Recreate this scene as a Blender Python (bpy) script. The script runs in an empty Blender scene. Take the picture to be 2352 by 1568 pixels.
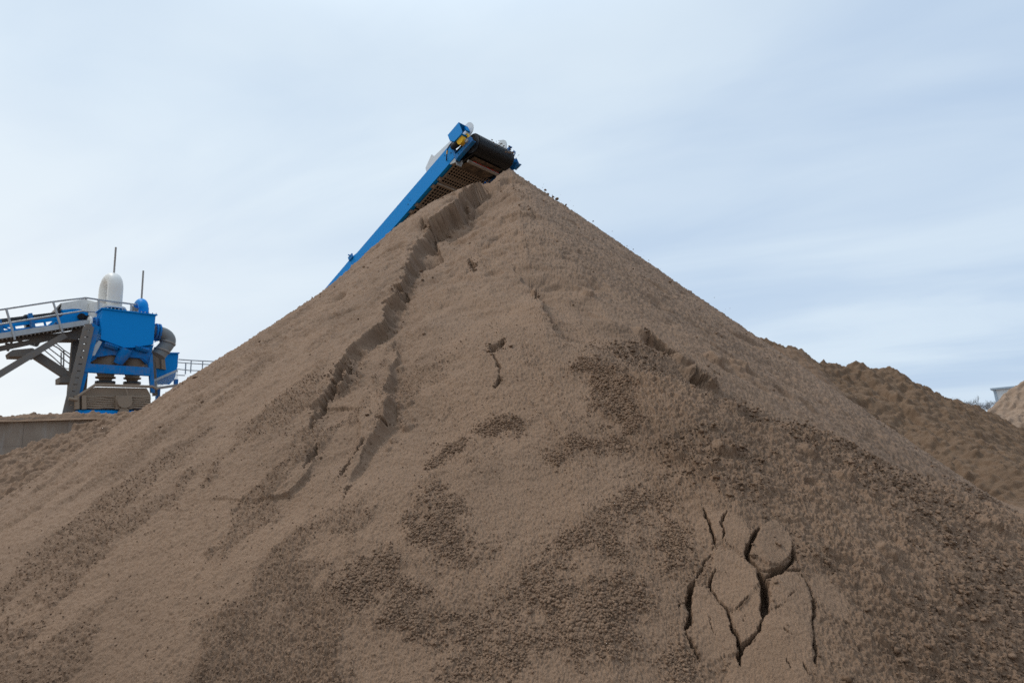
import bpy, bmesh, math, random
import numpy as np
from mathutils import Vector, Matrix
R = math.radians
scene = bpy.context.scene
COL = scene.collection
random.seed(7)

# ------------------------------------------------------------------ camera
PITCH, ROLL, EYE = R(11.1), R(3.8), 1.4
PW, PH, PF = 2352.0, 1568.0, 1307.0            # photo measured at 2352 x 1568
FW = np.array([0, math.cos(PITCH), math.sin(PITCH)])
U0 = np.array([0, -math.sin(PITCH), math.cos(PITCH)])
R0 = np.array([1., 0, 0])
UP = U0 * math.cos(ROLL) + R0 * math.sin(ROLL)
RT = R0 * math.cos(ROLL) - U0 * math.sin(ROLL)
CAM = np.array([0, 0, EYE])
cam = bpy.data.objects.new('camera', bpy.data.cameras.new('camera'))
COL.objects.link(cam)
cam.matrix_world = Matrix(((RT[0], UP[0], -FW[0], 0), (RT[1], UP[1], -FW[1], 0), (RT[2], UP[2], -FW[2], EYE), (0, 0, 0, 1)))
cam.data.sensor_width = 36.0
cam.data.lens = 36.0 * PF / PW
cam.data.clip_start = 0.05
cam.data.clip_end = 6000
cam.data.dof.use_dof = True
cam.data.dof.focus_distance = 3.5
cam.data.dof.aperture_fstop = 5.0
scene.camera = cam

# ------------------------------------------------------------------ world and sun
SUN_EL, SUN_AZ = R(56), R(-70)                 # azimuth from +Y towards +X
world = bpy.data.worlds.new('World')
scene.world = world
world.use_nodes = True
nt = world.node_tree; nt.nodes.clear()
def N(t, **k):
    n = nt.nodes.new(t)
    for a, b in k.items(): setattr(n, a, b)
    return n
L = lambda a, b: nt.links.new(a, b)
out = N('ShaderNodeOutputWorld'); bg = N('ShaderNodeBackground'); bg.inputs[1].default_value = 0.1
sky = N('ShaderNodeTexSky', sky_type='NISHITA'); sky.sun_disc = False
sky.sun_elevation = SUN_EL; sky.sun_rotation = SUN_AZ; sky.air_density = 1.0; sky.dust_density = 1.0
tc = N('ShaderNodeTexCoord'); sep = N('ShaderNodeSeparateXYZ'); L(tc.outputs['Generated'], sep.inputs[0])
def M(op, a, b=None, c=None, clamp=False):
    n = N('ShaderNodeMath', operation=op); n.use_clamp = clamp
    for i, v in enumerate((a, b, c)):
        if v is None: continue
        if isinstance(v, (int, float)): n.inputs[i].default_value = v
        else: L(v, n.inputs[i])
    return n.outputs[0]
zc = M('ADD', M('MAXIMUM', sep.outputs[2], 0.0), 0.16)          # a flat cloud deck seen in perspective
cx = M('DIVIDE', sep.outputs[0], zc); cy = M('DIVIDE', sep.outputs[1], zc)
cmb = N('ShaderNodeCombineXYZ'); L(cx, cmb.inputs[0]); L(cy, cmb.inputs[1])
def noise(vec, scale, detail, rough, loc=(0, 0, 0), rot=0, sc=(1, 1, 1), dist=0.0):
    mp = N('ShaderNodeMapping', vector_type='TEXTURE'); mp.inputs[1].default_value = loc; mp.inputs[2].default_value = (0, 0, rot); mp.inputs[3].default_value = sc
    L(vec, mp.inputs[0]); n = N('ShaderNodeTexNoise'); L(mp.outputs[0], n.inputs[0])
    n.inputs['Scale'].default_value = scale; n.inputs['Detail'].default_value = detail
    n.inputs['Roughness'].default_value = rough; n.inputs['Distortion'].default_value = dist
    return n.outputs[0]
n1 = noise(cmb.outputs[0], 0.62, 4, 0.45, (3.1, 1.7, 0), R(-26), (2.0, 1.0, 1), 0.3)
n2 = noise(cmb.outputs[0], 1.5, 5, 0.5, (0, 4.0, 0), R(-20), (2.2, 0.95, 1), 0.6)
thick = M('ADD', M('MULTIPLY', n1, 0.62), M('MULTIPLY', n2, 0.38))
mr = N('ShaderNodeMapRange'); L(thick, mr.inputs[0])
for i, v in zip((1, 2, 3, 4), (0.38, 0.60, 0.0, 1.0)): mr.inputs[i].default_value = v
mr.interpolation_type = 'SMOOTHSTEP'
low = M('SUBTRACT', 1.0, M('MULTIPLY', sep.outputs[2], 1.9, None, True), None, True)
side = M('MULTIPLY_ADD', sep.outputs[0], -0.55, 0.52, True)       # the deck is thinner, bluer to the right
glow = M('MULTIPLY', M('POWER', M('MAXIMUM', M('MULTIPLY', sep.outputs[0], -1.25), 0.0), 1.3), low, None, True)
cl = N('ShaderNodeMix', data_type='RGBA'); cl.inputs[6].default_value = (4.7, 6.15, 8.2, 1); cl.inputs[7].default_value = (7.7, 8.85, 9.8, 1)
fac = M('ADD', M('MULTIPLY', mr.outputs[0], 0.60), M('MULTIPLY', side, 0.78), None, True)
L(fac, cl.inputs[0])
wm = N('ShaderNodeMix', data_type='RGBA'); wm.inputs[7].default_value = (10.3, 10.2, 9.9, 1); L(cl.outputs[2], wm.inputs[6]); L(glow, wm.inputs[0])
sm = N('ShaderNodeMix', data_type='RGBA'); sm.inputs[0].default_value = 0.93
L(sky.outputs[0], sm.inputs[6]); L(wm.outputs[2], sm.inputs[7])
zr_ = N('ShaderNodeMapRange'); zr_.interpolation_type = 'SMOOTHSTEP'; L(sep.outputs[2], zr_.inputs[0])   # overcast skies are brightest overhead
for i, v in zip((1, 2, 3, 4), (0.60, 0.95, 1.0, 1.75)): zr_.inputs[i].default_value = v
vm = N('ShaderNodeVectorMath', operation='SCALE'); L(sm.outputs[2], vm.inputs[0]); L(zr_.outputs[0], vm.inputs['Scale']); L(vm.outputs[0], bg.inputs[0]); L(bg.outputs[0], out.inputs[0])

scene.cycles.use_denoising = False
sl = bpy.data.lights.new('sun', 'SUN'); sl.energy = 1.5; sl.angle = R(10); sl.color = (1.0, 0.95, 0.88)
sun = bpy.data.objects.new('sun', sl); COL.objects.link(sun)
sd = Vector((math.sin(SUN_AZ) * math.cos(SUN_EL), math.cos(SUN_AZ) * math.cos(SUN_EL), math.sin(SUN_EL)))
sun.rotation_euler = sd.to_track_quat('Z', 'Y').to_euler()
scene.view_settings.view_transform = 'Standard'; scene.view_settings.look = 'None'
scene.view_settings.exposure = 0.0; scene.view_settings.gamma = 1.0

# ------------------------------------------------------------------ helpers
def ray(x, y):
    x = np.asarray(x, float); y = np.asarray(y, float)
    d = (x - PW / 2)[..., None] * RT + (PH / 2 - y)[..., None] * UP + PF * FW
    return d / np.linalg.norm(d, axis=-1, keepdims=True)
def at(x, y, Y):
    d = ray(x, y); return Vector(d / d[1] * Y + CAM)
def tag(o, label=None, cat=None, group=None, kind=None):
    if label: o['label'] = label
    if cat: o['category'] = cat
    if group: o['group'] = group
    if kind: o['kind'] = kind
    return o
def empty(name, loc=(0, 0, 0), rz=0):
    o = bpy.data.objects.new(name, None); o.location = loc; o.rotation_euler = (0, 0, rz); COL.objects.link(o); return o

# ---- vectorised gradient noise
_rs = np.random.RandomState(11)
_perm = np.concatenate([_rs.permutation(1024)] * 2).astype(np.int32)
_ga = _rs.rand(1024).astype(np.float32) * 2 * np.pi
_gx, _gy = np.cos(_ga), np.sin(_ga)
_rnd = _rs.rand(4, 1024).astype(np.float32)
def perlin(x, y, seed=0):
    x = x + seed * 17.31; y = y + seed * 9.77
    xi = np.floor(x); yi = np.floor(y); fx = (x - xi).astype(np.float32); fy = (y - yi).astype(np.float32)
    xi = xi.astype(np.int32) & 1023; yi = yi.astype(np.int32) & 1023; x1 = (xi + 1) & 1023; y1 = (yi + 1) & 1023
    u = fx * fx * fx * (fx * (fx * 6 - 15) + 10); v = fy * fy * fy * (fy * (fy * 6 - 15) + 10)
    pa, pb = _perm[xi], _perm[x1]
    def g(p, yy, dx, dy):
        h = _perm[p + yy]; return _gx[h] * dx + _gy[h] * dy
    a = g(pa, yi, fx, fy); b = g(pb, yi, fx - 1, fy); c = g(pa, y1, fx, fy - 1); d = g(pb, y1, fx - 1, fy - 1)
    a = a + u * (b - a); c = c + u * (d - c)
    return (a + v * (c - a)) * 1.4
def fbm(x, y, f, octv, seed=0, gain=0.5):
    s = 0; a = 1.0; t = 0
    for i in range(octv):
        s = s + a * perlin(x * f, y * f, seed + i * 3); t += a; a *= gain; f *= 2.03
    return s / t
def sstep(a, b, x):
    t = np.clip((x - a) / (b - a), 0, 1); return t * t * (3 - 2 * t)
def lumps(x, y, cell, prob, rlo, rhi, seed=0, flat=1.0):
    """rounded clods: height of half-ball bumps, one candidate per cell"""
    X = x / cell; Y = y / cell; xi = np.floor(X).astype(np.int32); yi = np.floor(Y).astype(np.int32)
    h = np.zeros_like(x, dtype=np.float32)
    for dx in (-1, 0, 1):
        for dy in (-1, 0, 1):
            cx = xi + dx; cy = yi + dy
            k = _perm[(_perm[(cx + seed * 7) & 1023] + cy) & 1023]
            px = cx + _rnd[0][k]; py = cy + _rnd[1][k]; rr = rlo + (rhi - rlo) * _rnd[2][k] ** 2
            ok = _rnd[3][k] < prob
            d2 = ((X - px) ** 2 + (Y - py) ** 2) / (rr * rr)
            h = np.maximum(h, np.where(ok & (d2 < 1), np.sqrt(np.maximum(1 - d2, 0)) * rr * flat, 0))
    return h * cell

# ------------------------------------------------------------------ materials
class Mat:
    def __init__(s, name):
        s.m = bpy.data.materials.new(name); s.m.use_nodes = True; s.t = s.m.node_tree
        s.b = s.t.nodes['Principled BSDF']
        s.tc = s.t.nodes.new('ShaderNodeTexCoord')
    def n(s, t, **k):
        n = s.t.nodes.new(t)
        for a, b in k.items(): setattr(n, a, b)
        return n
    def l(s, a, b): s.t.links.new(a, b)
    def noise(s, scale, detail=4, rough=0.55, vec=None, sc=None):
        n = s.n('ShaderNodeTexNoise'); n.inputs['Scale'].default_value = scale; n.inputs['Detail'].default_value = detail; n.inputs['Roughness'].default_value = rough
        v = vec or s.tc.outputs['Object']
        if sc:
            mp = s.n('ShaderNodeMapping'); mp.inputs[3].default_value = sc; s.l(v, mp.inputs[0]); v = mp.outputs[0]
        s.l(v, n.inputs[0]); return n.outputs[0]
    def ramp(s, f, stops):
        r = s.n('ShaderNodeValToRGB'); e = r.color_ramp.elements
        while len(e) < len(stops): e.new(0.5)
        for q, (p, c) in zip(e, stops): q.position = p; q.color = (*c, 1) if len(c) == 3 else c
        s.l(f, r.inputs[0]); return r.outputs[0]
    def mix(s, f, a, b, mode='MIX'):
        n = s.n('ShaderNodeMix', data_type='RGBA', blend_type=mode)
        for i, v in ((0, f), (6, a), (7, b)):
            if isinstance(v, (int, float)): n.inputs[i].default_value = v
            elif isinstance(v, tuple): n.inputs[i].default_value = (*v, 1)
            else: s.l(v, n.inputs[i])
        return n.outputs[2]
    def math(s, op, a, b=None, clamp=False):
        n = s.n('ShaderNodeMath', operation=op); n.use_clamp = clamp
        for i, v in enumerate((a, b)):
            if v is None: continue
            if isinstance(v, (int, float)): n.inputs[i].default_value = v
            else: s.l(v, n.inputs[i])
        return n.outputs[0]
    def bump(s, h, strength, dist, prev=None):
        n = s.n('ShaderNodeBump'); n.inputs['Strength'].default_value = strength; n.inputs['Distance'].default_value = dist
        s.l(h, n.inputs['Height'])
        if prev is not None: s.l(prev, n.inputs['Normal'])
        return n.outputs[0]
    def set(s, color=None, rough=None, metal=None, spec=None, normal=None, coat=None):
        for k, v in (('Base Color', color), ('Roughness', rough), ('Metallic', metal), ('Specular IOR Level', spec), ('Normal', normal), ('Coat Weight', coat)):
            if v is None: continue
            if isinstance(v, (int, float)): s.b.inputs[k].default_value = v
            elif isinstance(v, tuple): s.b.inputs[k].default_value = (*v, 1)
            else: s.l(v, s.b.inputs[k])
        return s.m

def sand_mat(name, pale, damp, attr=True):
    s = Mat(name)
    big = s.noise(0.9, 5, 0.6); mid = s.noise(9, 5, 0.65); fine = s.noise(260, 3, 0.7); grit = s.noise(700, 2, 0.6)
    if attr:
        a = s.n('ShaderNodeAttribute'); a.attribute_name = 'damp'; f = a.outputs['Fac']  # also carries the darker tone of cracks, pits and step faces
    else:
        f = s.math('MULTIPLY', big, 0.8)
    f2 = s.math('ADD', f, s.math('MULTIPLY', s.math('SUBTRACT', mid, 0.5), 0.45), True)
    c = s.mix(f2, pale, damp)
    c = s.mix(s.math('MULTIPLY', s.math('SUBTRACT', big, 0.35), 0.45, True), c, (pale[0] * 1.04, pale[1] * 0.94, pale[2] * 0.82))
    sp = s.ramp(fine, [(0.32, (0.62, 0.60, 0.58)), (0.5, (1, 1, 1)), (0.70, (1.35, 1.32, 1.28))])  # grain colour speckle; its darks also paint in the shade of pores
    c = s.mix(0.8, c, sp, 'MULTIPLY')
    gl = s.ramp(grit, [(0.68, (0, 0, 0)), (0.78, (1, 1, 1))])
    c = s.mix(s.math('MULTIPLY', gl, 0.35), c, (0.5, 0.44, 0.36))
    b = s.bump(s.noise(28, 5, 0.75), 0.5, 0.012)
    b = s.bump(s.noise(150, 4, 0.7), 0.8, 0.006, b)
    b = s.bump(grit, 0.4, 0.002, b)
    return s.set(c, 0.93, None, 0.25, b)
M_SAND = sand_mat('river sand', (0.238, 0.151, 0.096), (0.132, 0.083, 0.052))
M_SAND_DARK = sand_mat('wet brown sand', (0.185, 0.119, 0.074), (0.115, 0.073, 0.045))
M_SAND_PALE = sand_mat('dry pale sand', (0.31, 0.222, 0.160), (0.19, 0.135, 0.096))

# ------------------------------------------------------------------ sand pile
AX, AY, AZ = 0.27, 13.0, 8.24
_th = np.radians([-180, -110, -75, -49, -25, -8, 0, 5, 10, 16, 28, 45, 60, 90, 130, 180])
_sl = np.array([.74, .76, .79, .80, .735, .70, .70, .73, .775, .83, .92, .98, 1.02, .95, .80, .74])
def cone(x, y):
    dx = x - AX; dy = y - AY; r = np.hypot(dx, dy); th = np.arctan2(dx, -dy)
    s = np.interp(th, _th, _sl)
    h = AZ - s * r
    left = np.exp(-((th + 0.75) / 0.45) ** 2)                       # fuller shoulder to the left of the tip
    h = h + np.exp(-((th + 0.6) / 0.45) ** 2) * 0.26 * np.exp(-((r - 2.0) / 1.5) ** 2) + left * 0.28 * np.exp(-((r - 3.3) / 1.05) ** 2)
    h = h + 0.10 * np.sin(th * 5 + 1.0) * sstep(1.5, 6, r) * 0.6
    return h
def polyworld(pts, H, tmax=16.0):
    """photo points -> points where the view ray meets the surface H"""
    pts = np.asarray(pts, float); d = ray(pts[:, 0], pts[:, 1]); t = np.linspace(0.8, tmax, 3000)
    o = []
    for q in d:
        P = CAM + t[:, None] * q; f = P[:, 2] - H(P[:, 0], P[:, 1]); i = np.argmax(f < 0)
        if f.min() > 0: i = np.argmin(f)
        o.append(P[i])
    return np.array(o)
def polydist(P, poly, vals=None):
    """3-D distance, signed side in plan (+ = right of travel), and interpolated value along the line"""
    best = np.full(len(P), 1e9, np.float32); side = np.zeros(len(P), np.float32); val = np.zeros(len(P), np.float32)
    for k in range(len(poly) - 1):
        a = poly[k]; b = poly[k + 1]; ab = b - a; l2 = (ab ** 2).sum()
        t = np.clip(((P - a) @ ab) / l2, 0, 1)
        d = np.linalg.norm(P - (a + t[:, None] * ab), axis=1)
        m = d < best
        best[m] = d[m]
        cr = (P[:, 1] - a[1]) * ab[0] - (P[:, 0] - a[0]) * ab[1]
        side[m] = -np.sign(cr[m])
        if vals is not None: val[m] = vals[k] + (vals[k + 1] - vals[k]) * t[m]
    return best, side, val
def near(P, poly, rad):
    lo = poly.min(0) - rad; hi = poly.max(0) + rad
    return np.where(((P > lo) & (P < hi)).all(1))[0]
# ridge of the lumpy shoulder at the right, given where it stands out before the flank behind it
RPX = [(1380, 815), (1440, 850), (1530, 868), (1600, 900), (1660, 932), (1740, 950), (1800, 985), (1900, 1010), (2000, 1060), (2100, 1112), (2250, 1170), (2352, 1195), (2600, 1290)]
RY = [3.95, 3.75, 3.62, 3.55, 3.5, 3.45, 3.42, 3.42, 3.45, 3.5, 3.6, 3.65, 3.8]
RIDGE = np.array([at(a, b, c) for (a, b), c in zip(RPX, RY)])
RDEL = RIDGE[:, 2] - cone(RIDGE[:, 0], RIDGE[:, 1])
def shoulder(x, y, base):
    yr = np.interp(x, RIDGE[:, 0], RIDGE[:, 1]); dz = np.interp(x, RIDGE[:, 0], RDEL)
    f = yr - y                                                       # + in front of the ridge
    prof = np.where(f > 0, np.exp(-(f / 2.6) ** 2), np.exp(-(np.abs(f) / 0.45) ** 1.5) * 1.3 - 0.3 * np.exp(-(f / 1.3) ** 2))
    dz = dz * sstep(RIDGE[0, 0] - 0.5, RIDGE[0, 0] + 0.35, x) * (1 - sstep(RIDGE[-1, 0], RIDGE[-1, 0] + 2.5, x))
    return base + dz * prof
def toe(h, k=0.10):
    return np.where(h > 10 * k, h, k * np.log1p(np.exp(np.clip(h / k, -40, 12))))
def HB(x, y):
    return toe(shoulder(x, y, cone(x, y)))

# camera-centred polar grid, fine where the photo looks closest
NA = 2050
az = np.concatenate([np.linspace(-180, -47, 60)[:-1], np.linspace(-47, 46, NA), np.linspace(46, 180, 60)[1:-1]])
def radii():
    r = np.concatenate([np.linspace(0.4, 14.5, 6000)])
    z = np.maximum(0.0, 0.69 * (r - 0.9)); el = np.degrees(np.arctan2(z - EYE, r))
    g = np.concatenate([[0], np.cumsum(np.abs(np.diff(el)) + 1.8 * np.diff(r) / r[1:] + np.diff(r) * 0.30)])
    q = np.linspace(0, g[-1], 1420)
    return np.concatenate([np.interp(q, g, r), np.linspace(14.6, 32, 70)])
rad = radii()
A, Rr = np.meshgrid(np.radians(az), rad)                             # rows: radius, columns: azimuth
GX = (Rr * np.sin(A)).ravel(); GY = (Rr * np.cos(A)).ravel()
raw = shoulder(GX, GY, cone(GX, GY)); GZ = toe(raw)
P = np.stack([GX, GY, GZ], 1)
e = 0.05
nx = -(HB(GX + e, GY) - HB(GX - e, GY)) / (2 * e); ny = -(HB(GX, GY + e) - HB(GX, GY - e)) / (2 * e)
# smooth normals: blend towards the fall line so that steps do not tear the mesh
NRM = np.stack([nx, ny, np.ones_like(nx)], 1); NRM /= np.linalg.norm(NRM, axis=1)[:, None]
vis = np.abs(np.degrees(np.arctan2(GX, GY))) < 53
SX = GX; SY = GY * 1.2
TH = np.arctan2(GX - AX, -(GY - AY)); RA = np.hypot(GX - AX, GY - AY) * 1.2
D = np.zeros(len(P)); ROUGH = np.zeros(len(P)); SMOOTH = np.zeros(len(P)); DAMP_DARK = np.zeros(len(P))  # last mask: damp sand, plus darker tone set in cracks, pits, step faces
wob = fbm(SX, SY, 5.0, 4, 50); wob2 = fbm(SX, SY, 28.0, 3, 60)

FOOT = np.zeros(len(P)); FACE = np.zeros(len(P))
def scarp(pts, depth, width, recover, foot=0.0, jag=0.10, ext=None, sgn=1):
    """step down on the right-hand side (seen going down the line); fades back over 'recover' metres"""
    global D
    poly = polyworld(pts, HB)
    if ext is not None: poly = np.vstack([poly[0] + np.array(ext), poly]); depth = [depth[0]] + list(depth); recover = [recover[0]] + list(recover)
    i = near(P, poly, max(recover) + 0.3)
    wL = fbm(SX[i], SY[i], 3.2, 2, 57) + .25 * wob[i]; p = P[i] + np.stack([wL * jag + wob2[i] * 0.006, wL * jag * 0.5, 0 * wL], 1)
    depth = list(depth); depth[-1] = 0.0
    d, s, dep = polydist(p, poly, depth); _, _, rec = polydist(p, poly, recover)
    sd = d * s * sgn
    br = fbm(SX[i], SY[i], 1.8, 2, 58); dep = dep * np.clip(1 + 0.45 * br, .6, 1.4)
    w = width * (0.7 + 0.8 * np.abs(wL)) * np.clip(dep / max(depth), .15, 1) ** .5
    FOOT[i] = np.maximum(FOOT[i], (dep > .05) * np.exp(-((sd - w * 1.15) / 0.10) ** 2))
    u_ = np.clip(sd / w, 0, 1); st = (1 - (1 - u_) ** 2.2) * (1 - sstep(0.15, 1.0, sd / rec))
    fc = ((u_ > 0) & (u_ < 1)) * np.clip(dep / .25, 0, 1) * np.maximum(np.sin(np.pi * u_), 0) ** .5
    FACE[i] = np.maximum(FACE[i], fc); sk = u_ * dep * 1.1; D[i] += fc * (0.055 * fbm(SX[i] + sk, SY[i] - .6 * sk, 6, 4, 63) + 0.03 * np.round(3 * fbm(SX[i] + sk, SY[i] - .6 * sk, 3, 2, 65)) / 1.5)
    lip = np.exp(-((sd + 0.03) / 0.05) ** 2) * 0.05 * dep
    ends = np.minimum(np.linalg.norm(p - poly[-1], axis=1), 9)
    tip = sstep(0.25, 1.7, np.hypot(P[i, 0] - AX, P[i, 1] - AY))
    D[i] += (-(st * dep) * sstep(0.0, 0.25, ends) + lip) * tip
    face = ((sd > 0) & (sd < w)) * np.clip(dep / 0.15, 0, 1)
    SMOOTH[i] = np.maximum(SMOOTH[i], face * 0.0); DAMP_DARK[i] = np.maximum(DAMP_DARK[i], face * 0.45)  # step face set towards the darker sand colour
CRK = np.zeros(len(P))
def crack(pts, width, depth, jag=0.02):
    poly = polyworld(pts, HB); n = len(poly)
    if isinstance(width, (int, float)): width = [width * 0.35] + [width] * (n - 2) + [width * 0.3]
    i = near(P, poly, max(width) * 3 + 0.08)
    if not len(i): return
    w3 = perlin(SX[i] * 95, SY[i] * 95, 88) * min(jag, .01) * .5
    p = P[i] + np.stack([wob2[i] * jag + wob[i] * jag + w3, wob2[i] * jag * 0.6 - wob[i] * jag * .5, 0 * wob[i]], 1)
    d, s, w = polydist(p, poly, width)
    w = w * (0.75 + 0.9 * (fbm(SX[i], SY[i], 14, 2, 77) + 0.15)); w = np.maximum(w, 0.001)
    g = 1 - sstep(0.78, 1.08, d / w)
    D[i] -= g * depth * np.clip(w / max(width), 0.3, 1.2)
    DAMP_DARK[i] = np.maximum(DAMP_DARK[i], g * 0.5); CRK[i] = np.maximum(CRK[i], np.exp(-((d / w - 1.6) / 1.6) ** 2))  # inside of the crack set towards the darker sand colour
def inpoly(px, py, poly):
    c = np.zeros(len(px), bool); n = len(poly)
    for k in range(n):
        x1, y1 = poly[k][:2]; x2, y2 = poly[(k + 1) % n][:2]
        m = ((y1 > py) != (y2 > py)); xx = (x2 - x1) * (py - y1) / (y2 - y1 + 1e-12) + x1
        c ^= m & (px < xx)
    return c
def region(pts, soft=0.1, jag=0.1):
    """soft 0..1 mask of an outlined patch of the surface"""
    poly = polyworld(pts, HB); i = near(P, poly, soft + 0.1); i = i[np.abs(D[i]) < 9]
    fj = perlin(SX[i] * 95, SY[i] * 95, 87) * min(jag, .012) * .8; x = P[i, 0] + wob[i] * jag + fj; y = fj + P[i, 1] + wob2[i] * jag * 0.6 + wob[i] * jag
    ins = inpoly(x, y, poly)
    d, _, _ = polydist(np.stack([x, y, P[i, 2]], 1), np.vstack([poly, poly[:1]]))
    m = np.zeros(len(P)); m[i] = np.clip(0.5 + np.where(ins, d, -d) / (2 * soft), 0, 1); return m

# --- large features
scarp([(1068, 434), (1040, 472), (985, 512), (950, 562), (925, 622), (905, 662), (893, 702), (850, 757), (808, 803), (788, 833), (768, 882), (735, 922), (712, 965), (700, 1010)],
      [.46, .42, .36, .27, .20, .17, .17, .15, .13, .11, .09, .07, .04, .0], 0.22, [1.25, 1.6, 2.2, 2.6, 2.8, 2.8, 2.8, 2.6, 2.2, 1.6, 1.2, 0.9, .7, .5], jag=0.17, ext=(0.35, 1.6, 0.4), sgn=-1)
scarp([(893, 806), (888, 870), (893, 938), (878, 968), (850, 1005), (835, 1050), (800, 1095), (788, 1150)],
      [.05, .08, .08, .08, .06, .05, .03, .0], 0.06, [0.8] * 8, jag=0.07, sgn=-1)
scarp([(1190, 610), (1222, 642), (1240, 668), (1255, 700), (1268, 735), (1275, 762), (1310, 800)], [.03, .09, .08, .08, .08, .08, .02], 0.05, [.7] * 7, jag=0.07, sgn=-1)
scarp([(985, 512), (1000, 560), (1010, 570)], [.10, .12, .05], 0.06, [.5] * 3, jag=0.05)
# left-hand slab: low overlapping flakes
scarp([(560, 1142), (620, 1141), (660, 1130), (700, 1092), (728, 1030)], [.01, .025, .03, .03, .02], 0.012, [.5] * 5, jag=0.03)
scarp([(830, 960), (836, 1000), (800, 1060), (770, 1090)], [.02, .04, .04, .02], 0.02, [.5] * 4, jag=0.04)
scarp([(735, 925), (790, 915), (830, 940)], [.02, .03, .02], 0.02, [.4] * 3, jag=0.05)
scarp([(700, 1000), (760, 985), (800, 970)], [.02, .03, .02], 0.02, [.4] * 3, jag=0.05, sgn=-1)
crack([(728, 1022), (712, 1050), (692, 1075)], .022, .05)
crack([(835, 1010), (812, 1040), (795, 1060), (782, 1088)], .020, .05)
crack([(815, 1098), (795, 1118), (788, 1150)], .010, .03)
crack([(805, 810), (788, 840), (770, 885), (740, 918)], .05, .10)
crack([(755, 890), (735, 925), (715, 965), (718, 990)], .02, .05)
crack([(1068, 560), (1080, 585), (1086, 600)], .03, .08)
crack([(970, 500), (968, 515), (1010, 512)], .04, .10)
crack([(900, 655), (915, 655), (925, 665)], .06, .12)
crack([(866, 962), (880, 965)], .06, .12, .01)
crack([(1240, 655), (1232, 668)], .06, .14, .02)
crack([(1158, 785), (1148, 800), (1134, 806), (1133, 816)], .035, .10)
crack([(1133, 820), (1142, 835), (1146, 850), (1144, 862)], .012, .04)
crack([(1146, 862), (1150, 874), (1138, 890)], .020, .07)
crack([(1500, 772), (1520, 792), (1530, 808), (1548, 815), (1570, 820)], .06, .16)
crack([(1475, 768), (1500, 790)], .05, .10)
crack([(1583, 868), (1592, 885), (1615, 892)], .035, .10, .01)
crack([(1636, 858), (1650, 866)], .04, .07, .01)
scarp([(420, 866), (330, 915), (240, 992), (150, 1068), (60, 1138), (0, 1185)], [.01, .04, .05, .05, .04, .0], 0.05, [.35] * 6, jag=0.05, sgn=-1)
def heap(px, py, r, h, sq=1.0):
    """a single block or hollow on the surface"""
    global D
    c = polyworld([(px, py)], HB)[0]; i = near(P, c[None], r * 2); d = P[i] - c
    u = np.linalg.norm(d * np.array([1, sq, 1]), axis=1) / r * (1 + 0.5 * wob[i] + .2 * wob2[i]); D[i] += h * (1 - sstep(0.45, 1.0, u))
for a_ in ((1602, 878, .17, .09), (1516, 800, .17, -.09), (1640, 832, .14, .07), (1668, 852, .12, -.06), (1700, 846, .16, .06), (1352, 668, .09, .05), (1750, 962, .16, -.07), (1800, 905, .16, -.05), (1480, 770, .13, .05),
           (1565, 835, .14, .06), (1728, 862, .12, -.05), (1232, 655, .08, .06), (1660, 1040, .07, .04), (1850, 1050, .06, .035), (1935, 1105, .06, .035), (1555, 1045, .05, .03), (2020, 1280, .05, .03), (2260, 1215, .07, .035), (1860, 1118, .05, -.03)): heap(*a_)
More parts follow.
